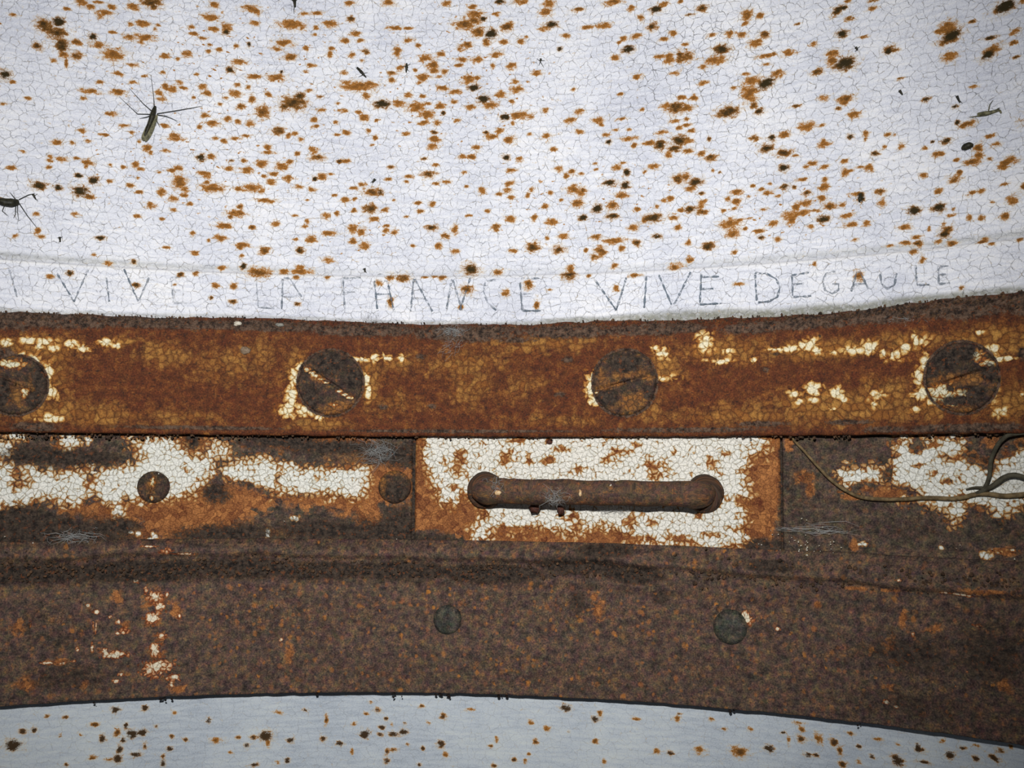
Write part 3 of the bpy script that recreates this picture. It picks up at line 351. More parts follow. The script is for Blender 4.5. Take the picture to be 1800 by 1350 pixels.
M_flange = rusty('dark_rusted_iron', [(.28, (50, 40, 38)), (.45, (80, 66, 59)), (.58, (104, 83, 68)), (.74, (140, 106, 72))], ((140, 98, 56), (160, 110, 54)), 330, seed=.9, crackle=.0, spots=.9, speck=.22, pn=.6,
                 paint_c=((222, 190, 150), (240, 232, 206)), rim=((130, 66, 36), (186, 116, 66)))
M_screw = rusty('dark_screw_iron', [(.30, (44, 36, 32)), (.48, (66, 54, 46)), (.6, (88, 68, 52)), (.74, (140, 94, 44))], ((150, 94, 40), (184, 128, 62)), 300, seed=.6, crackle=.8, spots=.4)
M_bar = rusty('rusted_bar_iron', [(.25, (54, 42, 36)), (.45, (82, 66, 56)), (.60, (104, 78, 58)), (.78, (150, 96, 48))], ((150, 92, 40), (186, 120, 52)), 230, seed=.2, crackle=.7, spots=.5)
M_dirt = plain('dirt_crumbs', (104, 78, 56), .95, dark=(46, 38, 32), scale=260)
M_dirt_dark = plain('black_dirt', (40, 32, 28), .95, dark=(22, 18, 16), scale=260)
M_gap = plain('shadow_gap_iron', (40, 32, 28), .9)

# the same wear goes on round the wall, beyond what the photograph shows
UL, UR = uv(-15, 600)[0], uv(1815, 600)[0]
def beyond(n, z0, z1, rmin, rmax, seed, asp=.6, dk=(.0, 1.), top=None):
    rn = random.Random(seed); out = []
    for _ in range(n):
        if top is not None and rn.random() < .45: u_, v_ = rn.uniform(UL, UR), rn.uniform(top, top + .12)
        else: u_ = rn.choice([UL - abs(rn.gauss(0, .12)), UR + abs(rn.gauss(0, .14))]); v_ = rn.uniform(z0, z1)
        s_ = rmin + (rmax - rmin) * rn.random() ** 3
        out.append((u_, v_, s_, s_ * asp * rn.uniform(.8, 1.3), rn.uniform(*dk) ** 2, rn.gauss(0, .2)))
    return out
def px_at(u_, py, r):
    a_, b_ = -1500., 3000.
    for _ in range(40):
        m = (a_ + b_) / 2
        if uv(m, py, r)[0] < u_: a_ = m
        else: b_ = m
    return a_
U0 = lambda nt, **k: thetas(nt, **k)
def fields(th, prof, disp=None):
    T, Zz = np.meshgrid(th, prof[:, 1]); Rr = np.repeat(prof[:, :1], len(th), 1)
    return T, T * R, Zz, Rr
def P3(T, Rr, Zz): return np.stack([Rr * np.sin(T), Rr * np.cos(T), Zz], -1)

# ------------------------------------------------------------------ upper wall: white paint, groove and lettered strip
zG, zT, zB, zF = .13463, .10085, .02221, -.14865
th = U0(860)
prof = resample([(R - .004, zT - .012), (R - .0035, zT), (R - .0030, zT + .006), (R - .0042, zG - .0022), (R - .0034, zG - .0008), (R - .0004, zG + .0010), (R, zG + .0022), (R, .34), (R - .02, .44), (R - .09, .54), (R - .2, .60)], .00098, zT - .01, .355)
T, U, V, Rr = fields(th, prof)
st, dk = splat(U, V, blobs_uv(ST_UP) + beyond(620, .13, .44, .0015, .011, 1, top=.365)); ck, _ = splat(U, V, blobs_uv(CRACKLE)); spk, _ = splat(U, V, blobs_uv([b + (0,) for b in SPRINKLE]))
gl = uv(0, 545)[0], uv(1800, 545)[0]
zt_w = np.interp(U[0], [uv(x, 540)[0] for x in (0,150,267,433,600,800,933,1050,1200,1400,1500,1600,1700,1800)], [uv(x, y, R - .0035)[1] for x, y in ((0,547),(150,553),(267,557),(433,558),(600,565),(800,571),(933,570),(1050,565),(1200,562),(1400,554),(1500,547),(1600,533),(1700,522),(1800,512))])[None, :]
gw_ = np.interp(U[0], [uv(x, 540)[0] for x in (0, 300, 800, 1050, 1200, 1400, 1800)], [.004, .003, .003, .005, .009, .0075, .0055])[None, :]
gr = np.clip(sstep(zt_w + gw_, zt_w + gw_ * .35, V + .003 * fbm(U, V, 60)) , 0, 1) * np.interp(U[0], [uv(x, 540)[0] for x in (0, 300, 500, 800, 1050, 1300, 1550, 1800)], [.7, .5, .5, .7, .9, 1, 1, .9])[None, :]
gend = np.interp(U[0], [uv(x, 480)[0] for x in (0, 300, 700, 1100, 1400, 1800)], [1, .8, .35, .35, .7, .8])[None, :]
groove_shade = np.exp(-((V - (zG + .0034)) / .0024) ** 2) * .62 * gend
edge_highlight = np.exp(-((V - (zG - .0008)) / .0012) ** 2) * (.35 + .65 * gend)                       # pale edge highlight and grey shade above it, both put into the colour
Rr = Rr - .0009 * np.clip(st, 0, 1) ** 2 * (V > zT) + .0016 * fbm(U, V, 30, 3) * sstep(zG, zG + .02, V) + .0007 * fbm(U, V, 120, 2, .35) - .0012 * fbm(U, V, 9, 2) * sstep(zG, zG + .03, V)
wall = link('wall_upper', grid_mesh('wall_upper', P3(T, Rr, V), U, V, dict(stain=st, dark=dk, crackle=ck, grime_shade=np.maximum(gr, groove_shade), sprinkle=spk, edge_highlight=edge_highlight)), M_white)
tag(wall, 'curved wall above the rusty band, cracked white paint speckled with rust blooms', kind='structure')

# ------------------------------------------------------------------ lower wall, set back below the flange
RLW = R - .0080
prof = resample([(RLW, zF + .02), (RLW, -.30), (RLW, -.55)], .0014, -.24, 0)
T, U, V, Rr = fields(U0(620), prof)
B = blobs_uv(ST_LO, RLW) + beyond(160, -.30, -.15, .0015, .008, 2) + [(random.Random(k).uniform(UL, UR), random.Random(k + 99).uniform(-.40, -.225), .0035, .003, .6, 0) for k in range(120)]
st, dk = splat(U, V, B)
z_ = np.zeros_like(st)
Rr = Rr - .0006 * st + .0015 * fbm(U, V, 25)
wl = link('wall_lower', grid_mesh('wall_lower', P3(T, Rr, V), U, V, dict(stain=st, dark=np.clip(dk * 1.1, 0, 1), crackle=z_, grime_shade=z_ + .05, sprinkle=z_)), M_white_low)
tag(wl, 'curved bluish white wall below the dark flange with small brown spots', kind='structure')

# ------------------------------------------------------------------ rusty band with slotted screws
RB = R - .012
Tres = np.array([(0,547),(150,553),(267,557),(433,558),(600,565),(800,571),(933,570),(1050,565),(1200,562),(1400,554),(1500,547),(1600,533),(1700,522),(1800,512)], float)
ut = np.array([uv(x, y, R - .006) for x, y in Tres])
prof = resample([(R - .001, .012 + zB - .012), (RB + .001, zB), (RB, zB + .0012), (RB, zT - .011), (RB + .0010, zT - .006), (RB + .0050, zT - .0010), (RB + .0075, zT + .0002), (R - .001, zT + .0004)], .00098)
th = U0(860); T, U, V, Rr = fields(th, prof)
zt = np.interp(U[0], ut[:, 0], ut[:, 1])
k = sstep(zT - .016, zT - .002, V)
V0 = V.copy(); V = V + k * (zt[None, :] - zT)
V = V + .0022 * fbm(U, V0, 90, 3) * sstep(zT - .004, zT, V0) - .0011 * (fbm(U, V0 * 0, 130, 3)) * sstep(zB + .003, zB + .0005, V0)
P_, _ = splat(U, V, blobs_uv(BAND_P, RB) + beyond(40, zB + .01, zT - .01, .003, .012, 3)); O_, Ow = splat(U, V, blobs_uv(BAND_O, RB) + beyond(40, zB + .01, zT - .01, .01, .04, 4, dk=(.7, 1))); D_, Dw = splat(U, V, blobs_uv(BAND_D, RB))
SCREWS = [(28, 677, 54, None), (581, 673, 57, 33), (1098, 673, 57, -14), (1690, 664, 64, -17)]
_us = [uv(x_, y_, RB)[0] for x_, y_ in ((28, 677), (1690, 664))]; _du = (_us[1] - _us[0]) / 3
for u_, y_, a_ in ((_us[0] - _du, 690, 60), (_us[1] + _du, 655, 12), (_us[1] + 2 * _du, 630, -40)): SCREWS.append((px_at(u_, y_, RB), y_, 60, a_))
ring = np.zeros_like(U)
for (sx, sy, sr, sa) in SCREWS:
    u0, v0 = uv(sx, sy, RB); ua = uv(sx + sr, sy, RB)[0]; rad = (ua - u0 + v0 - uv(sx, sy + sr, RB)[1]) / 2 if -100 < sx < 1850 else .0215
    d = np.hypot(U - u0, V - v0) / rad
    ring = np.maximum(ring, np.exp(-((d - 1.0) / .07) ** 2)); Rr = Rr + .0035 * (d < .97) * (Rr < RB + .003)  # dark ring paints the shadow gap round each screw head
Rr = Rr - .0022 * fbm(U, V, 160, 4) * sstep(zT - .013, zT - .004, V0) - .0009 * fbm(U, V, 60, 4) - .0005 * np.clip(P_, 0, 1)
Rr = Rr - .0008 * fbm(U, V0, 200, 3) * sstep(zB + .006, zB + .001, V0)
D_ = np.maximum(np.clip(D_ * np.clip(Dw + .35, 0, 1), 0, 1), ring * 1.1)
band_me = grid_mesh('band_strip', P3(T, Rr, V), U, V, dict(paint=np.clip(P_ * 1.15, 0, 1), ochre=np.clip(O_ * (Ow + .2), 0, 1), dark=D_, rust=np.zeros_like(U)), close=False)
th_m, z_m = cast(900, 667, RB)
band = empty('iron_band', pt(th_m, zB, RB)); tag(band, 'long rust brown iron band held by big slotted screws, below the white lettered strip', 'iron band')
def child(name, me, mat, par):
    o = link(name, me, mat); reparent_keep(o, par); return o
child('strip', band_me, M_band, band)

def disc_mesh(name, px, py, rpx, r, h=.002, dome=.0012, slot=None, sw=.10, sd=.0022, rimh=.0015, noise=.0006, nr=34, ns=96, paint=(), ochre=(), dark=(), seed=0, edge=.06, squash=1.):
    """screw head or rivet seated on the wall: bevelled dome, optional slot"""
    u0, v0 = uv(px, py, r); u1 = uv(px + rpx, py, r)[0]; v1 = uv(px, py + rpx, r)[1]; rad = ((u1 - u0) + (v0 - v1)) / 2 if -100 < px < 1850 else .0215
    rows = [(1.0, -.002)] + [(1.0, 0.)] + [(1 - edge * .4, .55), (1 - edge, .85)] + [(x, 1.) for x in np.linspace(1 - edge * 1.6, .02, nr)]
    an = np.linspace(0, 2 * np.pi, ns + 1)
    RRm = np.array([a for a, _ in rows])[:, None] * np.ones(ns + 1); H = np.array([b if b >= 0 else 0. for _, b in rows])[:, None] * np.ones(ns + 1)
    irr = 1 + .05 * fbm(np.cos(an) * 1.3 + seed, np.sin(an) * 1.3 + seed, 2., 3); irr[-1] = irr[0]
    X = RRm * np.cos(an) * irr * rad; Y = RRm * np.sin(an) * irr * rad * squash
    hh = h * H + dome * (1 - RRm ** 2) * (H > .5)
    hh[0] = -.004
    if slot is not None:
        a = math.radians(-slot); dl = np.abs(-X * math.sin(a) + Y * math.cos(a)) / rad
        hh = hh - sd * sstep(sw * 1.25, sw * .75, dl) * (H > .8)
    Ug = u0 + X; Vg = v0 + Y
    hh = hh + noise * 2 * fbm(Ug + seed, Vg, 140, 4) * (H > .3)
    Tt = Ug / R
    A = {}
    for k_, L in (('paint', paint), ('ochre', ochre), ('dark', dark)):
        F_ = np.zeros_like(Ug)
        for (bx, by, brx, bry) in L:
            ub, vb = uv(bx, by, r); s_ = rad / rpx
            F_ = np.maximum(F_, np.exp(-.693 * (((Ug - ub) / (brx * s_)) ** 2 + ((Vg - vb) / (bry * s_)) ** 2)))
        A[k_] = F_
    A['rust'] = np.zeros_like(Ug)
    return grid_mesh(name, P3(Tt, r - hh, Vg)[::-1], Ug[::-1], Vg[::-1], {k_: a_[::-1] for k_, a_ in A.items()})
SC_X = [dict(paint=[(20,640,20,8),(45,690,8,8)], ochre=[(30,690,25,20),(55,680,8,20)], dark=[(70,665,14,30),(60,700,14,16),(0,690,20,30)]),
        dict(paint=[(540,650,6,4),(548,655,6,3),(556,661,6,3),(564,667,5,2.5),(574,673,4,2),(596,688,6,2.5),(606,694,7,3),(615,700,6,3),(588,712,8,3)], ochre=[(560,665,12,8),(600,712,24,10),(585,722,20,8)], dark=[(580,640,30,20),(545,700,14,24),(620,665,20,20)]),
        dict(paint=[(1050,690,4,2)], ochre=[(1062,680,14,8),(1080,676,20,5),(1140,664,12,4),(1100,660,30,7),(1130,655,14,6),(1120,700,26,12),(1105,715,26,10),(1060,665,8,14)], dark=[(1100,640,30,16),(1070,700,16,14),(1140,690,8,14)]),
        dict(paint=[(1655,690,26,16),(1670,700,30,14),(1690,692,22,8),(1735,640,14,5),(1668,630,5,3),(1720,625,10,12)], ochre=[(1680,668,40,12),(1715,665,22,12),(1650,680,20,20),(1700,720,25,12)], dark=[(1665,630,28,26),(1700,620,20,16),(1640,655,14,12),(1740,655,16,14),(1715,690,20,12),(1672,684,8,6),(1690,705,40,10)])]
for i, (sx, sy, sr, sa) in enumerate(SCREWS):
    child('screw', disc_mesh('screw', sx, sy, sr, RB + .0012, h=.0022, dome=.0006, slot=sa if sa is not None else 20, sw=.045, sd=.0032 if i else .0014, noise=.0007 if i in (1, 2) else .0012, seed=i * 3.1, **(SC_X[i] if i < 4 else dict(dark=(), ochre=()))), M_screw, band)

# ------------------------------------------------------------------ plates between band and flange
RP = R - .001
zPt, zPb = zc(748, RP), zc(985, RP)
def plate(x0, x1, r, kind, n):
    lo = cast(x0, 865, r)[0] if x0 is not None else None; hi = cast(x1, 865, r)[0] if x1 is not None else None
    t = thetas(n, lo=lo, hi=hi)
    e = .0009
    pr = resample([(r + .006, zPt), (r, zPt), (r, zPb), (r + .006, zPb)], .00098)
    T, U, V, Rr = fields(t, pr)
    # rounded vertical edges
    if x0 is not None: Rr = Rr + .0025 * sstep(lo * R + .0012, lo * R, U)
    if x1 is not None: Rr = Rr + .0025 * sstep(hi * R - .0012, hi * R, U)
    Z0 = np.zeros_like(U); D = Z0
    if kind == 'L':
        P = poly_field(U, V, PL_POLY, .0075, r); P = np.maximum(P, splat(U, V, blobs_uv(PL_EXTRA, r))[0])
        Ru = poly_field(U, V, PL_RUST, .012, r) * .95; Ru = np.maximum(Ru, splat(U, V, blobs_uv([(705,800,40,18),(600,775,60,14),(510,780,60,14),(330,775,18,16),(350,785,14,20),(655,900,14,60),(60,860,14,12),(165,850,12,20)], r))[0] * .8)
        P = P - .6 * splat(U, V, blobs_uv([(35,850,14,10),(160,845,10,12),(75,800,10,14),(490,840,6,10),(410,770,14,24),(385,830,12,40),(425,865,30,14)], r))[0]
        D = splat(U, V, blobs_uv([(500,775,80,14),(60,800,60,18),(130,805,90,16),(590,785,120,14),(690,800,60,22),(90,940,160,34),(400,940,100,20),(560,930,80,20),(650,940,60,30),(700,940,40,50),(380,868,26,20),(40,910,60,22),(210,925,40,16),(340,770,18,20)], r))[0] * .9
        O = splat(U, V, blobs_uv([(640,815,60,24),(310,900,70,24),(350,910,80,24),(620,870,40,20),(240,935,40,14),(500,935,50,8),(350,890,60,20)], r))[0]
    elif kind == 'C':
        P = poly_field(U, V, PC_POLY, .0085, r)
        sp, _ = splat(U, V, blobs_uv(PC_SPOT, r)); P = P - .62 * sp
        Ru = poly_field(U, V, PC_RUST, .006, r); Ru = np.maximum(Ru, sp)
        O = splat(U, V, blobs_uv([(1345,790,30,40),(1340,900,26,60),(745,800,20,60),(770,900,40,30),(850,920,40,20)], r))[0] * .9
        D = splat(U, V, blobs_uv([(800,975,60,16),(760,960,50,20),(1345,970,40,22),(950,985,120,12),(1100,990,120,12)], r))[0]
    else:
        P = poly_field(U, V, PR_POLY, .0075, r); P = np.maximum(P, splat(U, V, blobs_uv(PR_EXTRA, r))[0])
        sp, sd_ = splat(U, V, blobs_uv(PR_SPOT, r)); P = P - .75 * sp
        Ru = np.maximum(splat(U, V, blobs_uv(PR_RUST, r))[0] * .8, sp * .7); O = Ru * .6
        D = np.maximum(sd_ * .7, splat(U, V, blobs_uv([(1480,775,80,36),(1400,850,50,90),(1600,930,120,30),(1760,930,60,30)], r))[0] * .45)
    P = np.clip(P, 0, 1)
    bx_ = [q for q in beyond(60, zPb + .02, zPt - .02, .004, .022, 7)] if kind != 'C' else []
    if bx_: P = np.maximum(P, splat(U, V, bx_)[0]); Ru = np.maximum(Ru, splat(U, V, [(q[0] + .01, q[1] - .008) + q[2:] for q in bx_])[0] * .9)
    Rr = Rr - .0006 * sstep(.35, .6, P) - .0012 * fbm(U, V, 80, 4) * (1 - P) - .0004 * fbm(U, V, 60, 3)
    return grid_mesh('plate', P3(T, Rr, V), U, V, dict(paint=P, rust=np.clip(Ru, 0, 1), dark=np.clip(D, 0, 1), ochre=O))
lp = empty('left_plate', pt(*cast(360, 865, RP), RP)); lp.name = 'cover_plate'
tag(lp, 'left dark rusty iron cover plate with a ragged belt of white paint and two fasteners', 'metal plate', 'cover plates')
child('sheet', plate(None, 724, RP, 'L', 330), M_plate, lp)
child('screw', disc_mesh('screw', 270, 856, 29, RP, h=.0024, dome=.0018, slot=-72, sw=.08, sd=.0022, nr=16, ns=56, seed=11, noise=.0006, paint=[(268,846,3,9),(266,875,3,5)], ochre=[(266,852,8,14)], edge=.12), M_screw, lp)
child('rivet', disc_mesh('rivet', 694, 856, 29, RP, h=.0022, dome=.0016, nr=16, ns=56, seed=13, noise=.0008, ochre=[(675,850,6,18),(690,832,14,4)], dark=[(698,862,20,18)], edge=.14), M_screw, lp)
cp = empty('handle_plate', pt(*cast(1050, 865, RP), RP)); cp.name = 'handle_plate'
tag(cp, 'square white painted plate with rusty edges carrying a horizontal bar handle', 'handle plate')
child('sheet', plate(729, 1371, RP - .0012, 'C', 300), M_plate, cp)
rp = empty('cover_plate', pt(*cast(1600, 865, RP), RP)); tag(rp, 'right iron cover plate, dark left end and white flaking paint under the thin root', 'metal plate', 'cover plates')
child('sheet', plate(1374, None, RP, 'R', 260), M_plate, rp)

# iron ring behind the plates, seen in the joints
pr = resample([(R + .002, zc(1000)), (R + .002, zB + .004)], .006)
T, U, V, Rr = fields(U0(160), pr); Z0 = np.zeros_like(U)
bk = link('wall_middle', grid_mesh('wall_middle', P3(T, Rr, V), U, V, dict(paint=Z0, rust=Z0, dark=Z0 + 1, ochre=Z0)), M_plate); tag(bk, 'dark iron wall behind the cover plates', kind='structure')

# ------------------------------------------------------------------ bar handle: one bent rod with two legs
def tube(name, pts, rads, ns=20, noise=0., seed=0., cap=True, uvs=True):
    P = np.array([list(p) for p in pts], float); n = len(P); rads = np.broadcast_to(np.array(rads, float), (n,))
    Tn = np.gradient(P, axis=0); Tn /= np.linalg.norm(Tn, axis=1)[:, None]
    N = np.zeros_like(P); up = np.array([0, 0, 1.]) if abs(Tn[0][2]) < .9 else np.array([1., 0, 0])
    v = np.cross(Tn[0], up); v /= np.linalg.norm(v)
    for i in range(n):
        v = v - Tn[i] * v.dot(Tn[i]); v /= np.linalg.norm(v); N[i] = v
    Bn = np.cross(Tn, N); a = np.linspace(0, 2 * np.pi, ns, endpoint=False)
    L = np.r_[0, np.cumsum(np.linalg.norm(np.diff(P, axis=0), axis=1))]
    A, LL = np.meshgrid(a, L)
    rr = rads[:, None] * np.ones(ns)
    if noise: rr = rr * (1 + noise * 2 * fbm(np.cos(A) * .01 + seed + 1, LL + np.sin(A) * .01 + seed + 1, 170, 3))
    C = P[:, None] + rr[..., None] * (np.cos(A)[..., None] * N[:, None] + np.sin(A)[..., None] * Bn[:, None])
    V = C.reshape(-1, 3); F = []
    for i in range(n - 1):
        for j in range(ns): F.append((i * ns + j, i * ns + (j + 1) % ns, (i + 1) * ns + (j + 1) % ns, (i + 1) * ns + j))
    F.append(tuple(range(ns))[::-1]); F.append(tuple((n - 1) * ns + j for j in range(ns)))
    me = bpy.data.meshes.new(name); me.from_pydata(V.tolist(), [], F)
    me.polygons.foreach_set('use_smooth', np.ones(len(F), bool))
    if uvs:
        ul = me.uv_layers.new(name='UVMap'); Uf = (LL + seed).reshape(-1); Vf = (A * rr + seed).reshape(-1)
        idx = np.zeros(len(me.loops), np.int32); me.loops.foreach_get('vertex_index', idx)
        Vl = Vf[idx]; nq = (n - 1) * ns * 4; q4 = np.arange(nq).reshape(-1, 4); last = np.arange(len(q4)) % ns == ns - 1
        Vl[q4[last][:, 1]] = 2 * np.pi * rr[(idx[q4[last][:, 1]] // ns), 0] + seed; Vl[q4[last][:, 2]] = 2 * np.pi * rr[(idx[q4[last][:, 2]] // ns), 0] + seed
        ul.data.foreach_set('uv', np.stack([Uf[idx], Vl], -1).astype(np.float32).ravel())
    return me
def join_meshes(name, mes):
    import bmesh
    bm = bmesh.new()
    for m in mes: bm.from_mesh(m)
    me = bpy.data.meshes.new(name); bm.to_mesh(me); bm.free()
    return me
def fattr(me, **kw):
    for k_, v_ in kw.items():
        at = me.attributes.new(k_, 'FLOAT', 'POINT'); at.data.foreach_set('value', np.full(len(me.vertices), v_, np.float32))
    return me
RH = R - .0195; rb = .0083
tl, zl = cast(847, 863, RH); tr, zr = cast(1230, 869, RH)
pts = []; cr_ = .0085
for r in np.linspace(R - .001, RH + cr_, 8): pts.append(pt(tl, zl, r))
for a in np.linspace(0, math.pi / 2, 9)[1:]: pts.append(pt(tl + (1 - math.cos(a)) * cr_ / R, zl, RH + cr_ - cr_ * math.sin(a)))
A0, A1 = pt(tl + cr_ / R, zl, RH), pt(tr - cr_ / R, zr, RH)
for s_ in np.linspace(0, 1, 40)[1:]: pts.append(A0.lerp(A1, s_))
for a in np.linspace(0, math.pi / 2, 9)[1:]: pts.append(pt(tr - (1 - math.sin(a)) * cr_ / R, zr, RH + cr_ * (1 - math.cos(a))))
for r in np.linspace(RH + cr_, R - .001, 8)[1:]: pts.append(pt(tr, zr, r))
# swollen, scaly bends
n_ = len(pts); rads = [rb * (1 + .10 * math.exp(-((i - 12) / 3) ** 2) + .10 * math.exp(-((i - (n_ - 13)) / 3) ** 2)) for i in range(n_)]
hd = child('handle', fattr(tube('handle', pts, rads, 28, .11, 3.), paint=0, rust=.22, dark=.22, ochre=.2), M_bar, cp)
for (t_, nm_) in ((tl, 'a'), (tr, 'b')):
    q = [pt(t_, zl if nm_ == 'a' else zr, r) for r in (R - .002, R - .0065, R - .0085, R - .0092)]
    child('collar', fattr(tube('collar', q, [.0128, .0122, .0108, .008], 32, .08, 7.), paint=0, rust=.5, dark=.6, ochre=.1), M_bar, cp)

# ------------------------------------------------------------------ flange ring with rivets
zs = lambda y, r: zc(y, r)
RF = R - .018
prof = resample([(R + .002, zs(950, R)), (R - .003, zs(952, R - .003)), (R - .0085, zs(966, R - .0085)), (R - .0115, zs(978, R - .0115)), (R - .0115, zs(984, R - .0115)), (R - .0085, zs(992, R - .0085)), (R - .0080, zs(1022, R - .008)), (R - .0130, zs(1036, R - .013)), (R - .0140, zs(1044, R - .014)), (R - .0160, zs(1075, R - .016)), (RF - .001, zs(1140, RF)), (R - .020, zF + .0006), (R - .0195, zF), (R - .016, zF - .0002), (R - .0115, zF)], .0010)
th = U0(840); T, U, V, Rr = fields(th, prof)
wob = fbm(U, U * 0, 12, 3); mid = sstep(zs(940, R), zs(975, R), V) * sstep(zs(1120, R), zs(1030, R), V)
V0 = V.copy(); V = V + mid * wob * .008 - .0008 * fbm(U, U * 0 + 3, 110, 3) * sstep(zF + .002, zF, V0)
# the ridge sinks a little towards both ends
tilt = np.interp(U[0], [uv(x, 980)[0] for x in (0, 600, 1200, 1500, 1800)], [.003, .001, -.001, -.0035, -.007])
V = V + mid * tilt[None, :]
P_, _ = splat(U, V, blobs_uv([b[:4] + (0,) + b[5:6] for b in FL_P], RF)); Rs, _ = splat(U, V, blobs_uv([b[:4] + (0,) + b[5:6] for b in FL_R], RF)); O_, Ow = splat(U, V, blobs_uv(FL_O, RF)); D_, Dw = splat(U, V, blobs_uv(FL_D, RF - 0))
Rr = Rr - .0030 * fbm(U, V, 70, 4) * mid - .0012 * fbm(U, V, 150, 4, .8) - .0016 * fbm(U, V, 30, 3) - .0004 * P_
fl = empty('flange_ring', pt(cast(900, 1200, RF)[0], zF, RF)); tag(fl, 'dark rusted curved flange with small rivets above the lower white wall', 'metal flange')
child('ring', grid_mesh('ring', P3(T, Rr, V), U, V, dict(paint=np.clip(P_ * 1.1, 0, 1), rust=Rs * .62, dark=np.clip(D_ * (Dw + .25), 0, 1) * 1.1, ochre=np.clip(O_ * Ow * 1.15, 0, 1))), M_flange, fl)
M_rivet = rusty('grey_green_rivet_iron', [(.30, (40, 40, 38)), (.48, (66, 66, 60)), (.6, (84, 80, 70)), (.74, (110, 100, 84))], ((120, 90, 56), (140, 100, 56)), 200, seed=.3, spots=.2)
for (x, y, rr_, h_, d_, e_) in ((787, 1090, 26, .0024, .0034, .14), (1284, 1103, 31, .0022, .0034, .14)):
    child('rivet', disc_mesh('rivet', x, y, rr_, R - .0162, h=h_, dome=d_, nr=14, ns=48, seed=x * .1, noise=.0004, edge=e_), M_rivet, fl)
child('flush_rivet', disc_mesh('flush_rivet', 110, 1108, 57, R - .0165, h=.0012, dome=.0002, nr=26, ns=80, seed=21, noise=.0006, edge=.05, paint=[(166,1100,4,12),(52,1095,3,8),(95,1164,16,3),(160,1140,5,10)], ochre=[(100,1090,30,20)]), M_flange, fl)

# ------------------------------------------------------------------ pencil lettering on the strip
ML = MT('pencil_graphite', .7, .2); _o = ML.obj()
_n = ML.m_('MULTIPLY', ML.ss(ML.noise(_o, 420, 3, .7), .33, .6), ML.ss(ML.noise(_o, 90, 2), .25, .5, .45, 1))
_a = ML.attr('press'); ML.set(ML.b.inputs['Alpha'], ML.mul(_n, _a)); M_pencil = ML.done(lin((108, 120, 132)))
RL = R - .0044
def letter(strokes, wpx=3.2, press=.8):
    V = []; F = []; Pr = []
    for s_ in strokes:
        pr_ = press
        if isinstance(s_, tuple) and isinstance(s_[0], (int, float)): pr_, s_ = s_[0], s_[1]
        q = []
        for (a, b) in zip(s_[:-1], s_[1:]):
            k = max(2, int(math.dist(a, b) / 5))
            for j in range(k): q.append((a[0] + (b[0] - a[0]) * j / k, a[1] + (b[1] - a[1]) * j / k))
        q.append(s_[-1]); i0 = len(V)
        Q = [cast(x, y, RL) for x, y in q]
        for i in range(len(q)):
            a = q[max(0, i - 1)]; b = q[min(len(q) - 1, i + 1)]; dx, dy = b[0] - a[0], b[1] - a[1]; L = math.hypot(dx, dy)
            nx, ny = -dy / L, dx / L; w = wpx * (.38 + .18 * math.sin(i * 1.7))
            for sg in (-1, 1):
                for rr in (RL - .00005, RL + .0012):
                    t_, z_ = cast(q[i][0] + nx * w * sg, q[i][1] + ny * w * sg, RL)
                    V.append(pt(t_, z_, rr)); Pr.append(pr_)
        for i in range(len(q) - 1):
            o0 = i0 + 4 * i
            for (a, b) in ((0, 1), (1, 3), (3, 2), (2, 0)): F.append((o0 + a, o0 + b, o0 + 4 + b, o0 + 4 + a))
    me = bpy.data.meshes.new('letter'); me.from_pydata([tuple(v) for v in V], [], F)
    at = me.attributes.new('press', 'FLOAT', 'POINT'); at.data.foreach_set('value', np.array(Pr, np.float32)); return me
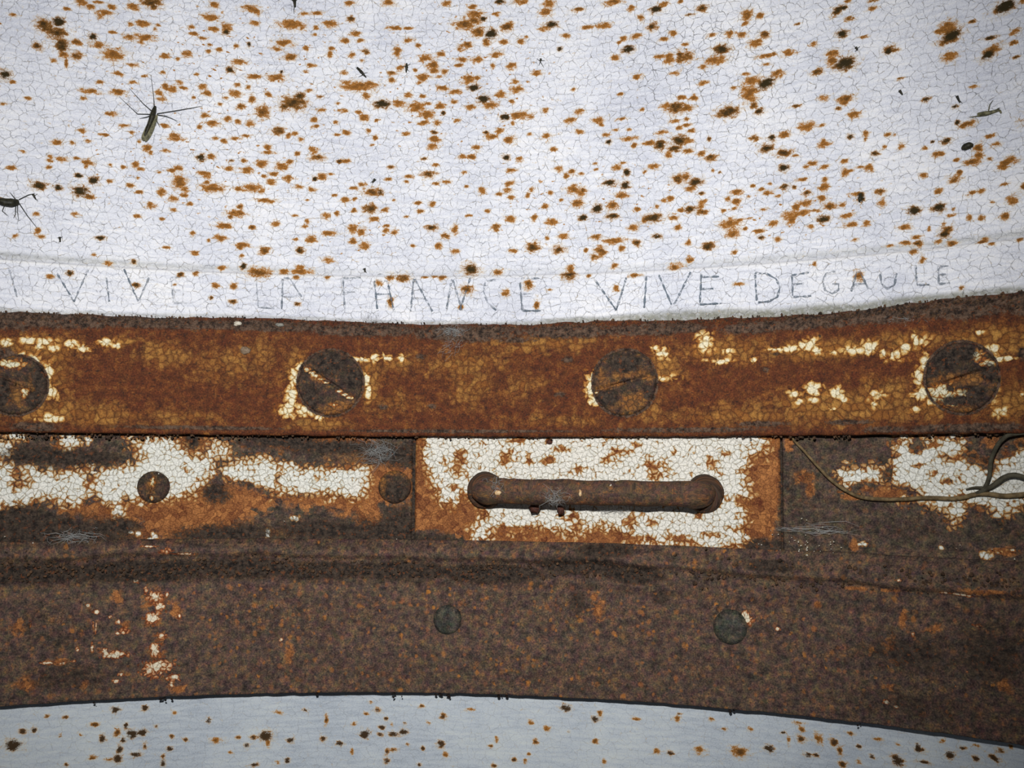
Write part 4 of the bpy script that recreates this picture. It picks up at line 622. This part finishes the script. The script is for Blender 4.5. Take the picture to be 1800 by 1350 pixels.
LET = [([[(15,470),(30,522)]], .5), ([[(100,480),(130,530)], (.7, [(155,474),(130,530)])], 1.1), ([[(187,488),(192,530)]], .7), ([[(218,473),(243,530)], (.6, [(262,488),(243,530)])], 1.),
 ([[(300,488),(305,532)], (.3, [(300,488),(322,487)]), (.3, [(302,510),(316,510)]), (.3, [(305,532),(328,533)])], .55), ([(.35, [(450,490),(454,540),(482,542)])], .4),
 ([[(497,490),(495,543)], (.6, [(499,488),(510,490),(530,522)]), (.35, [(498,522),(522,522)])], .75), ([[(603,490),(606,543)], (.6, [(603,489),(634,488)]), (.35, [(604,514),(624,513)])], .7),
 ([[(658,494),(663,543)], [(682,500),(692,545)], (.6, [(661,517),(687,517)]), (.35, [(658,494),(680,494),(684,506)])], 1.1), ([[(727,490),(722,547)], [(729,490),(760,547)], (.4, [(725,525),(748,525)])], .95),
 ([[(785,543),(794,490)], (.55, [(796,492),(812,545)]), [(827,488),(808,545)]], .8), ([(.5, [(872,492),(853,494),(850,512),(857,532),(872,545)])], .7),
 ([[(914,496),(918,545)], (.7, [(916,490),(948,489)]), (.4, [(916,517),(936,516)]), (.8, [(918,546),(950,546)])], .85), ([[(1046,492),(1083,545)], [(1101,488),(1083,545)]], 1.3), ([[(1136,486),(1132,541)]], 1.3),
 ([[(1158,483),(1180,535)], [(1214,478),(1185,535)]], 1.2), ([[(1233,480),(1230,532)], [(1233,487),(1264,486)], (.8, [(1232,508),(1254,507)]), [(1230,535),(1268,533)]], 1.1),
 ([[(1327,480),(1330,528)], [(1327,480),(1348,481),(1364,490),(1371,505),(1366,522),(1350,530),(1332,531)]], 1.1), ([[(1392,482),(1393,520)], [(1392,484),(1422,479)], (.7, [(1393,500),(1413,498)]), [(1393,522),(1426,520)]], 1.),
 ([[(1468,477),(1452,480),(1446,495),(1450,510),(1463,516),(1474,509),(1474,499),(1463,499)]], .6), ([[(1496,512),(1506,478),(1512,478),(1526,508)], (.5, [(1500,500),(1521,498)])], .8),
 ([[(1547,481),(1549,498),(1560,508),(1572,500),(1576,480)]], .75), ([[(1609,466),(1612,501),(1634,500)]], .95), ([[(1649,467),(1650,498)], [(1649,469),(1668,467)], (.6, [(1650,483),(1663,482)]), [(1650,499),(1670,497)]], .65)]
for st_, p_ in LET:
    o = link('letter', letter(st_, 3.7, p_ * .88), M_pencil, wall)

# ------------------------------------------------------------------ insects
M_bug = plain('insect_dark', (52, 50, 34), .5, dark=(22, 22, 16), scale=700); M_wing = plain('insect_wing', (120, 116, 86), .4, dark=(60, 60, 42), scale=500)
M_leg = plain('insect_leg', (70, 72, 66), .6, var=.3); M_tan = plain('dry_insect', (120, 96, 60), .8, dark=(60, 48, 30), scale=600)
def on(px, py, lift=0., r=R): t_, z_ = cast(px, py, r); return pt(t_, z_, r - lift)
def spline(pts, n=5):
    P = [Vector(p) for p in pts]; out = []
    for i in range(len(P) - 1):
        a, b, c, d = P[max(0, i - 1)], P[i], P[i + 1], P[min(len(P) - 1, i + 2)]
        for k in range(n):
            t = k / n; out.append(.5 * ((2 * b) + (c - a) * t + (2 * a - 5 * b + 4 * c - d) * t * t + (3 * b - a - 3 * c + d) * t ** 3))
    out.append(P[-1]); return out
def insect(name, label, cat, body, rads, legs=(), wings=(), mat=None, r=R, lr=.00028, group=None, lift=.0012, wm=None):
    c = body[len(body) // 2]
    t = empty(name, on(c[0], c[1], 0, r)); tag(t, label, cat, group)
    bp = spline([on(x, y, lift + rad * .4, r) for (x, y), rad in zip(body, rads)], 5)
    rr = np.interp(np.linspace(0, 1, len(bp)), np.linspace(0, 1, len(rads)), rads)
    child('body', tube('body', bp, rr, 12, .12, body[0][0] * .01), mat or M_bug, t)
    for L in legs:
        n = len(L); pk = [.9, .6] if n == 2 else [1.0] + [2.0] * (n - 2) + [.15]
        q = [on(x, y, lift * k_, r) for (x, y), k_ in zip(L, pk)]
        child('leg', tube('leg', q, np.linspace(lr * 1.3, lr * .55, n), 5), M_leg if mat is None else mat, t)
    for Wg in wings:
        out = spline([on(x, y, 0, r) for x, y in Wg + [Wg[0]]], 3)[:-1]; n = len(out)
        Vv = []; 
        for k_, h_ in ((0, lift + .0009), (1, lift + .0006)):
            for p in out: Vv.append(p - Vector((p.x, p.y, 0)).normalized() * h_)
        me = bpy.data.meshes.new('wing'); me.from_pydata([tuple(v) for v in Vv], [], [tuple(range(n)), tuple(range(2 * n - 1, n - 1, -1))] + [(i, (i + 1) % n, n + (i + 1) % n, n + i) for i in range(n)])
        child('wing', me, wm or M_wing, t)
    return t
insect('crane_fly', 'large slender crane fly with folded wings and spread legs, upper left of white wall', 'insect',
       [(273,188),(271,196),(268,206),(263,220),(258,232),(254,242)], [.0008,.0016,.0020,.0015,.0013,.0006],
       [[(269,198),(252,184),(227,155)],[(272,196),(270,170),(265,130)],[(268,202),(242,202),(207,168)],[(276,201),(312,196),(354,187)],[(276,203),(292,206),(312,213)],[(274,210),(278,218),(281,224)],[(267,204),(256,208),(245,209)]],
       [[(270,200),(266,205),(250,238),(250,247),(256,248),(268,232),(275,210)],[(276,202),(277,210),(268,236),(258,250),(255,246),(264,220)]])
insect('crane_fly', 'dry brownish crane fly cut by the left edge of the photo on white wall', 'insect',
       [(-12,352),(5,356),(20,358),(33,356)], [.0012,.0026,.0030,.0016],
       [[(31,358),(31,375),(33,388)],[(28,362),(27,378),(24,384)],[(30,354),(22,345),(17,338)],[(33,357),(48,380),(66,402)],[(33,352),(50,344),(62,340)],[(8,362),(4,372),(14,380)]], mat=None, wings=[[(28,352),(10,350),(-8,346),(-8,358),(12,361),(26,360)]], wm=M_tan)
insect('crane_fly', 'pale thin dead crane fly with a curved tail, upper right of white wall', 'insect',
       [(1720,203),(1733,201),(1746,198),(1757,195),(1761,200)], [.0012,.0014,.0010,.0007,.0004], [[(1738,198),(1742,185),(1746,176)],[(1725,204),(1712,207),(1703,206)],[(1750,196),(1757,192),(1759,190)]], mat=M_wing)
insect('gnat', 'small dark gnat clinging to the top edge of the white wall', 'insect', [(517,-3),(518,4),(519,14)], [.0006,.0012,.0006], [[(517,4),(511,0),(508,-6)],[(519,3),(524,0),(526,-6)],[(518,10),(517,20),(517,25)]])
G = 'gnats on the white wall'
for nm, lb, b, L in [
    ('gnat', 'dark gnat lying diagonally just left of another gnat, top middle of white wall', [(628,119),(635,127),(644,137)], [[(630,124),(625,118)],[(636,130),(646,128)],[(638,132),(630,136)]]),
    ('gnat', 'black gnat standing upright with short legs, right of the diagonal gnat', [(715,112),(715,119),(714,128)], [[(714,117),(706,117)],[(716,116),(722,112)],[(715,122),(720,126)]]),
    ('gnat', 'tiny gnat shaped like a thin cross right of top centre', [(951,104),(950,109)], [[(950,108),(944,104)],[(950,107),(958,107)],[(950,109),(956,119)],[(950,109),(947,116)]]),
    ('gnat', 'tiny dark gnat above a round rust bloom, middle of the white wall', [(659,315),(655,322)], [[(656,318),(651,322)],[(658,319),(662,316)]]),
    ('gnat', 'tiny grey gnat left of the brown blooms, between two rust specks', [(58,342),(63,351)], [[(60,345),(66,341)],[(62,349),(67,354)]]),
    ('gnat', 'small black gnat low on the left, above the lettering', [(105,417),(106,426)], [[(105,419),(100,418)],[(105,420),(110,416)],[(106,423),(103,427)]]),
    ('gnat', 'small dark gnat upper right, above the pale curved crane fly', [(1683,170),(1688,181)], [[(1684,172),(1679,168)],[(1686,176),(1692,182)]]),
    ('gnat', 'dark crumpled gnat on a rust bloom, right of centre on the wall', [(1513,341),(1512,350),(1511,356)], [[(1513,344),(1506,343)],[(1513,346),(1520,349)],[(1512,351),(1517,356)]]),
    ('gnat', 'tiny four legged gnat near the big twin bloom, upper right', [(1505,84),(1508,89)], [[(1506,85),(1501,81)],[(1507,86),(1512,82)],[(1507,88),(1503,91)]]),
    ('gnat', 'tiny faint gnat on bare white paint right of the slanted bloom', [(1582,160),(1587,167)], [[(1583,162),(1580,158)]]),
    ('gnat', 'tiny upright dark gnat just above the groove line, over the lettering', [(641,472),(642,479)], [[(641,475),(637,473)],[(642,477),(645,480)]])]:
    insect(nm, lb, 'insect', b, [.0005, .0011, .0003] if len(b) > 2 else [.0009, .0004], L, lr=.00024, group=G, lift=.0006)
insect('beetle', 'small shiny black beetle resting on a rust bloom at right', 'insect', [(1692,263),(1698,260),(1706,257),(1712,257)], [.0008, .0021, .0021, .0008], [[(1698,262),(1696,267)],[(1706,259),(1707,264)],[(1700,258),(1698,253)]], lift=.0012)

# ------------------------------------------------------------------ thin root hanging over the right plate
M_root = plain('dry_root', (128, 108, 76), .8, dark=(84, 70, 48), scale=300); M_root2 = plain('grey_root', (84, 80, 66), .8, dark=(60, 56, 44), scale=300)
root = empty('thin_root', on(1700, 868, .006, RP)); tag(root, 'thin curved dry root hanging from the band across the right plate', 'root')
def rpath(L, lifts, rad, name, mat):
    q = ZP(1200, 740, L); lf = np.interp(np.linspace(0, 1, len(q)), np.linspace(0, 1, len(lifts)), lifts)
    p = spline([on(x, y, l, RP) for (x, y), l in zip(q, lf)], 6)
    n = len(p); rr = np.interp(np.linspace(0, 1, n), np.linspace(0, 1, len(rad)), rad)
    child(name, tube(name, p, rr, 8, .12, L[0][0] * .001), mat, root)
rpath([(572,60),(590,100),(640,150),(715,232),(780,300),(850,355),(930,395),(1020,411),(1150,413),(1300,405),(1450,409),(1550,387),(1620,385),(1700,395),(1780,390),(1900,375),(2100,340),(2350,330),(2600,360)], [.002,.005,.004,.003,.003,.004,.005], [.0007,.0010,.0012,.0014,.0015,.0014], 'stem', M_root)
rpath([(1580,372),(1600,355),(1628,295),(1640,210),(1668,145),(1705,98),(1755,72),(1880,60),(2050,62)], [.003,.006,.008,.006], [.0011,.0012,.0013,.0014], 'branch', M_root2)
rpath([(1550,385),(1590,368),(1645,342),(1700,303),(1745,287),(1790,290),(1880,320),(2000,345),(2150,340)], [.003,.005,.006,.004], [.0011,.0016,.0015,.0013], 'branch', M_root2)
rpath([(1500,362),(1540,352),(1590,352),(1610,350)], [.002,.003,.004], [.0005,.0009,.0009], 'branch', M_root2)

# ------------------------------------------------------------------ crumbs, pellets, flakes, cobwebs
def clod(rad, seed, n=1, flat=1.):
    import bmesh
    rnd = random.Random(seed); bm = bmesh.new(); bmesh.ops.create_icosphere(bm, subdivisions=n, radius=1)
    for v in bm.verts: v.co *= rad * rnd.uniform(.7, 1.25); v.co.y *= flat
    return bm
def scatter(name, spots, mat, seed):
    import bmesh
    V = []; F = []; rnd = random.Random(seed)
    bm = clod(1, 3); base = [v.co.copy() for v in bm.verts]; faces = [tuple(v.index for v in f.verts) for f in bm.faces]; bm.free()
    for (px, py, r, rad) in spots:
        c = on(px, py, 0, r); i0 = len(V); sx, sy, sz = (rnd.uniform(.6, 1.3) * rad for _ in range(3)); M = Matrix.Rotation(rnd.uniform(0, 6), 3, 'Y') @ Matrix.Rotation(rnd.uniform(0, 6), 3, 'Z')
        for b in base: V.append(c + M @ Vector((b.x * sx, b.y * sy, b.z * sz)))
        F += [tuple(i0 + i for i in f) for f in faces]
    me = bpy.data.meshes.new(name); me.from_pydata([tuple(v) for v in V], [], F); return me
rnd = random.Random(4); sp = []
for _ in range(1500):
    x = rnd.uniform(-40, 1840); y = np.interp(x, Tres[:, 0], Tres[:, 1]); w_ = np.interp(x, [0, 150, 500, 900, 1200, 1500, 1800], [1, .6, .35, .6, .5, 1, 1.2])
    yy = y + abs(rnd.gauss(6, 9)) * (.5 + w_); sp.append((x, yy - 2, RB + .004 - min(.0035, (yy - y) * .00014), rnd.uniform(.0003, .0010) * (.6 + .5 * w_)))
o = link('dirt_crumbs', scatter('crust', sp, M_dirt, 1), M_dirt); tag(o, 'crust of dark brown dirt crumbs along the top edge of the rusty band', 'dirt', kind='stuff')
sp = [(x := rnd.uniform(0, 1800), 766 + rnd.gauss(0, 2.5) - (4 if x > 1500 else 0), R - .006 - rnd.random() * .004, rnd.uniform(.0004, .0011)) for _ in range(420)]
o = link('dirt_crumbs', scatter('crumbs', sp, M_dirt, 2), M_dirt); tag(o, 'dark crumbs clogging the narrow gap under the rusty band', 'dirt', kind='stuff')
sp = [(x := rnd.uniform(0, 1800), np.interp(x, [0, 600, 1200, 1800], [1000, 995, 1000, 1030]) + rnd.gauss(0, 12), R - .0104, rnd.uniform(.0004, .0015)) for _ in range(700)]
o = link('dirt_crumbs', scatter('crumbs', sp, M_dirt, 3), M_dirt); tag(o, 'dark grit lying along the ridge between the plates and the flange', 'dirt', kind='stuff')
sp = [(x + rnd.gauss(0, 5), y + rnd.gauss(0, 1.5), R - .017, rnd.uniform(.0004, .0013)) for x, y in ((770,1221),(776,1223),(785,1222),(690,1219),(693,1224),(290,1227),(285,1230),(165,1235),(1290,1250),(1510,1275),(880,1224),(560,1219)) for _ in range(3)]
o = link('dirt_crumbs', scatter('crumbs', sp, M_dirt_dark, 6), M_dirt_dark); tag(o, 'dark crumbs clinging to the lower lip of the flange over the white wall', 'dirt', kind='stuff')
M_flk = plain('white_flakes', (224, 220, 206), .7, dark=(170, 160, 140)); M_pellet = plain('brown_pellet', (96, 58, 44), .7, dark=(58, 34, 28), scale=600)
sp = [(rnd.choice([rnd.uniform(1380, 1480), rnd.gauss(1420, 50), rnd.uniform(0, 1800)]), rnd.gauss(965, 25), R - .0048, rnd.uniform(.0003, .0006)) for _ in range(90)]
o = link('white_grit', scatter('white_grit', sp, M_flk, 5), M_flk); tag(o, 'tiny white paint grit sprinkled below the handle plate and right plate', 'paint grit', kind='stuff')
def lump(name, label, cat, px, py, r, rx, rz, mat, seed, depth=.5, group=None, ang=0):
    bm = clod(1, seed, 2); me = bpy.data.meshes.new(name); th_, z_ = cast(px, py, r)
    for v in bm.verts: v.co = Matrix.Rotation(math.radians(ang), 3, 'Y') @ Vector((v.co.x * rx, v.co.y * min(rx, rz) * depth, v.co.z * rz))
    bm.to_mesh(me); bm.free(); me.polygons.foreach_set('use_smooth', np.ones(len(me.polygons), bool))
    o = link(name, me, mat, loc=pt(th_, z_, r)); tag(o, label, cat, group); return o
lump('paint_flake', 'bright white paint flake stuck on the dark top edge of the band', 'paint flake', 417, 569, RB + .0015, .0028, .0018, M_flk, 1)
lump('paint_flake', 'dull grey white flake on the band edge right of the bright flake', 'paint flake', 491, 571, RB + .0015, .0032, .0012, plain('grey_flake', (150, 148, 138)), 2)
M_coc = plain('pale_cocoon', (226, 200, 160), .7, dark=(190, 150, 100))
lump('cocoon', 'grey silky cocoon on the band above and right of the left end', 'cocoon', 430, 617, RB, .0038, .0028, plain('grey_silk', (146, 128, 108), .8, dark=(110, 90, 70)), 5)
def bar_r(px):                       # front of the straight bar, which cuts across the curve of the wall
    t_ = cast(px, 866, RH - .012)[0]; a_, b_ = tl + cr_ / R, tr - cr_ / R; m_ = (a_ + b_) / 2
    return RH * math.cos((b_ - a_) / 2) / math.cos(min(abs(t_ - m_), (b_ - a_) / 2)) - rb
lump('cocoon', 'ragged cream cocoon at the left bend of the bar handle', 'cocoon', 875, 866, bar_r(875), .0026, .0018, M_coc, 7)
lump('cocoon', 'upright cream cocoon in the middle of the bar handle', 'cocoon', 1020, 867, bar_r(1020), .0010, .0024, M_coc, 8)
lump('cocoon', 'small slanted white cocoon on the upper bar, right of the upright one', 'cocoon', 1073, 855, bar_r(1073) + .0018, .0008, .0018, M_flk, 9, ang=20)
lump('pellet', 'round brown pellet hanging below the bar, left of the webbed one', 'pellet', 940, 893, RP - .010, .0038, .0034, M_pellet, 11, .8)
lump('pellet', 'brown pellet wrapped in grey web below the bar', 'pellet', 985, 896, RP - .010, .0024, .0036, M_pellet, 12, .8)
lump('pellet', 'dark red brown pellet near the top of the handle plate', 'pellet', 966, 777, RP - .002, .0020, .0020, M_pellet, 13, .7)
M_web = MT('cobweb_silk', .6, .3); M_web.b.inputs['Alpha'].default_value = .28; M_web = M_web.done(lin((190, 192, 190)))
def web(label, px, py, w_, h_, r, n, seed, rad=.00010, dirs=None):
    rn = random.Random(seed); mes = []
    for k in range(n * 2):
        a = rn.uniform(0, math.pi) if dirs is None else math.radians(rn.gauss(*dirs)); L = rn.uniform(.15, 1) ** 1.3
        cx, cy_ = px + rn.gauss(0, w_ * .25), py + rn.gauss(0, h_ * .25)
        q = []
        for s_ in np.linspace(-.5, .5, 5): q.append(on(cx + math.cos(a) * w_ * L * s_ + rn.gauss(0, 3) , cy_ + math.sin(a) * h_ * L * s_ + rn.gauss(0, 3), rn.uniform(.0006, .0035), r))
        mes.append(tube('t', q, [rad * .5, rad, rad * rn.uniform(.8, 2), rad, rad * .5], 4, uvs=False))
    o = link('cobweb', join_meshes('cobweb', mes), M_web); tag(o, label, 'cobweb', kind='stuff'); return o
web('grey white cobweb tuft under the band at the right end of the left plate', 665, 795, 54, 44, RP, 42, 1)
web('cobweb wisp on the upper band edge right of the second screw', 795, 583, 44, 16, RB + .002, 26, 2)
web('cobweb strand trailing down the band below the upper wisp', 797, 612, 40, 30, RB, 9, 3, dirs=(-40, 20))
web('white cobweb wrapped around the bar handle above the pellets', 975, 876, 40, 28, bar_r(975), 22, 4)
web('white cobweb shreds under the bar handle, right of the pellets', 1075, 896, 54, 18, RP - .004, 18, 5)
web('pale cobweb on the left bend of the bar handle', 872, 850, 24, 30, bar_r(872), 8, 8)
web('fine grey threads across the lower left of the right plate', 1440, 930, 110, 16, RP - .001, 10, 6, rad=.00014, dirs=(0, 8))
web('faint grey cobweb on the flange ridge at far left', 130, 945, 80, 26, R - .004, 22, 7, rad=.00013)
web('faint grey cobweb over the mossy edge at the end of the word', 1590, 565, 70, 18, RB + .003, 12, 9, rad=.00013)
web('grey cobweb tuft at the top edge of the band left of the wisp', 655, 562, 36, 12, R - .008, 12, 10)
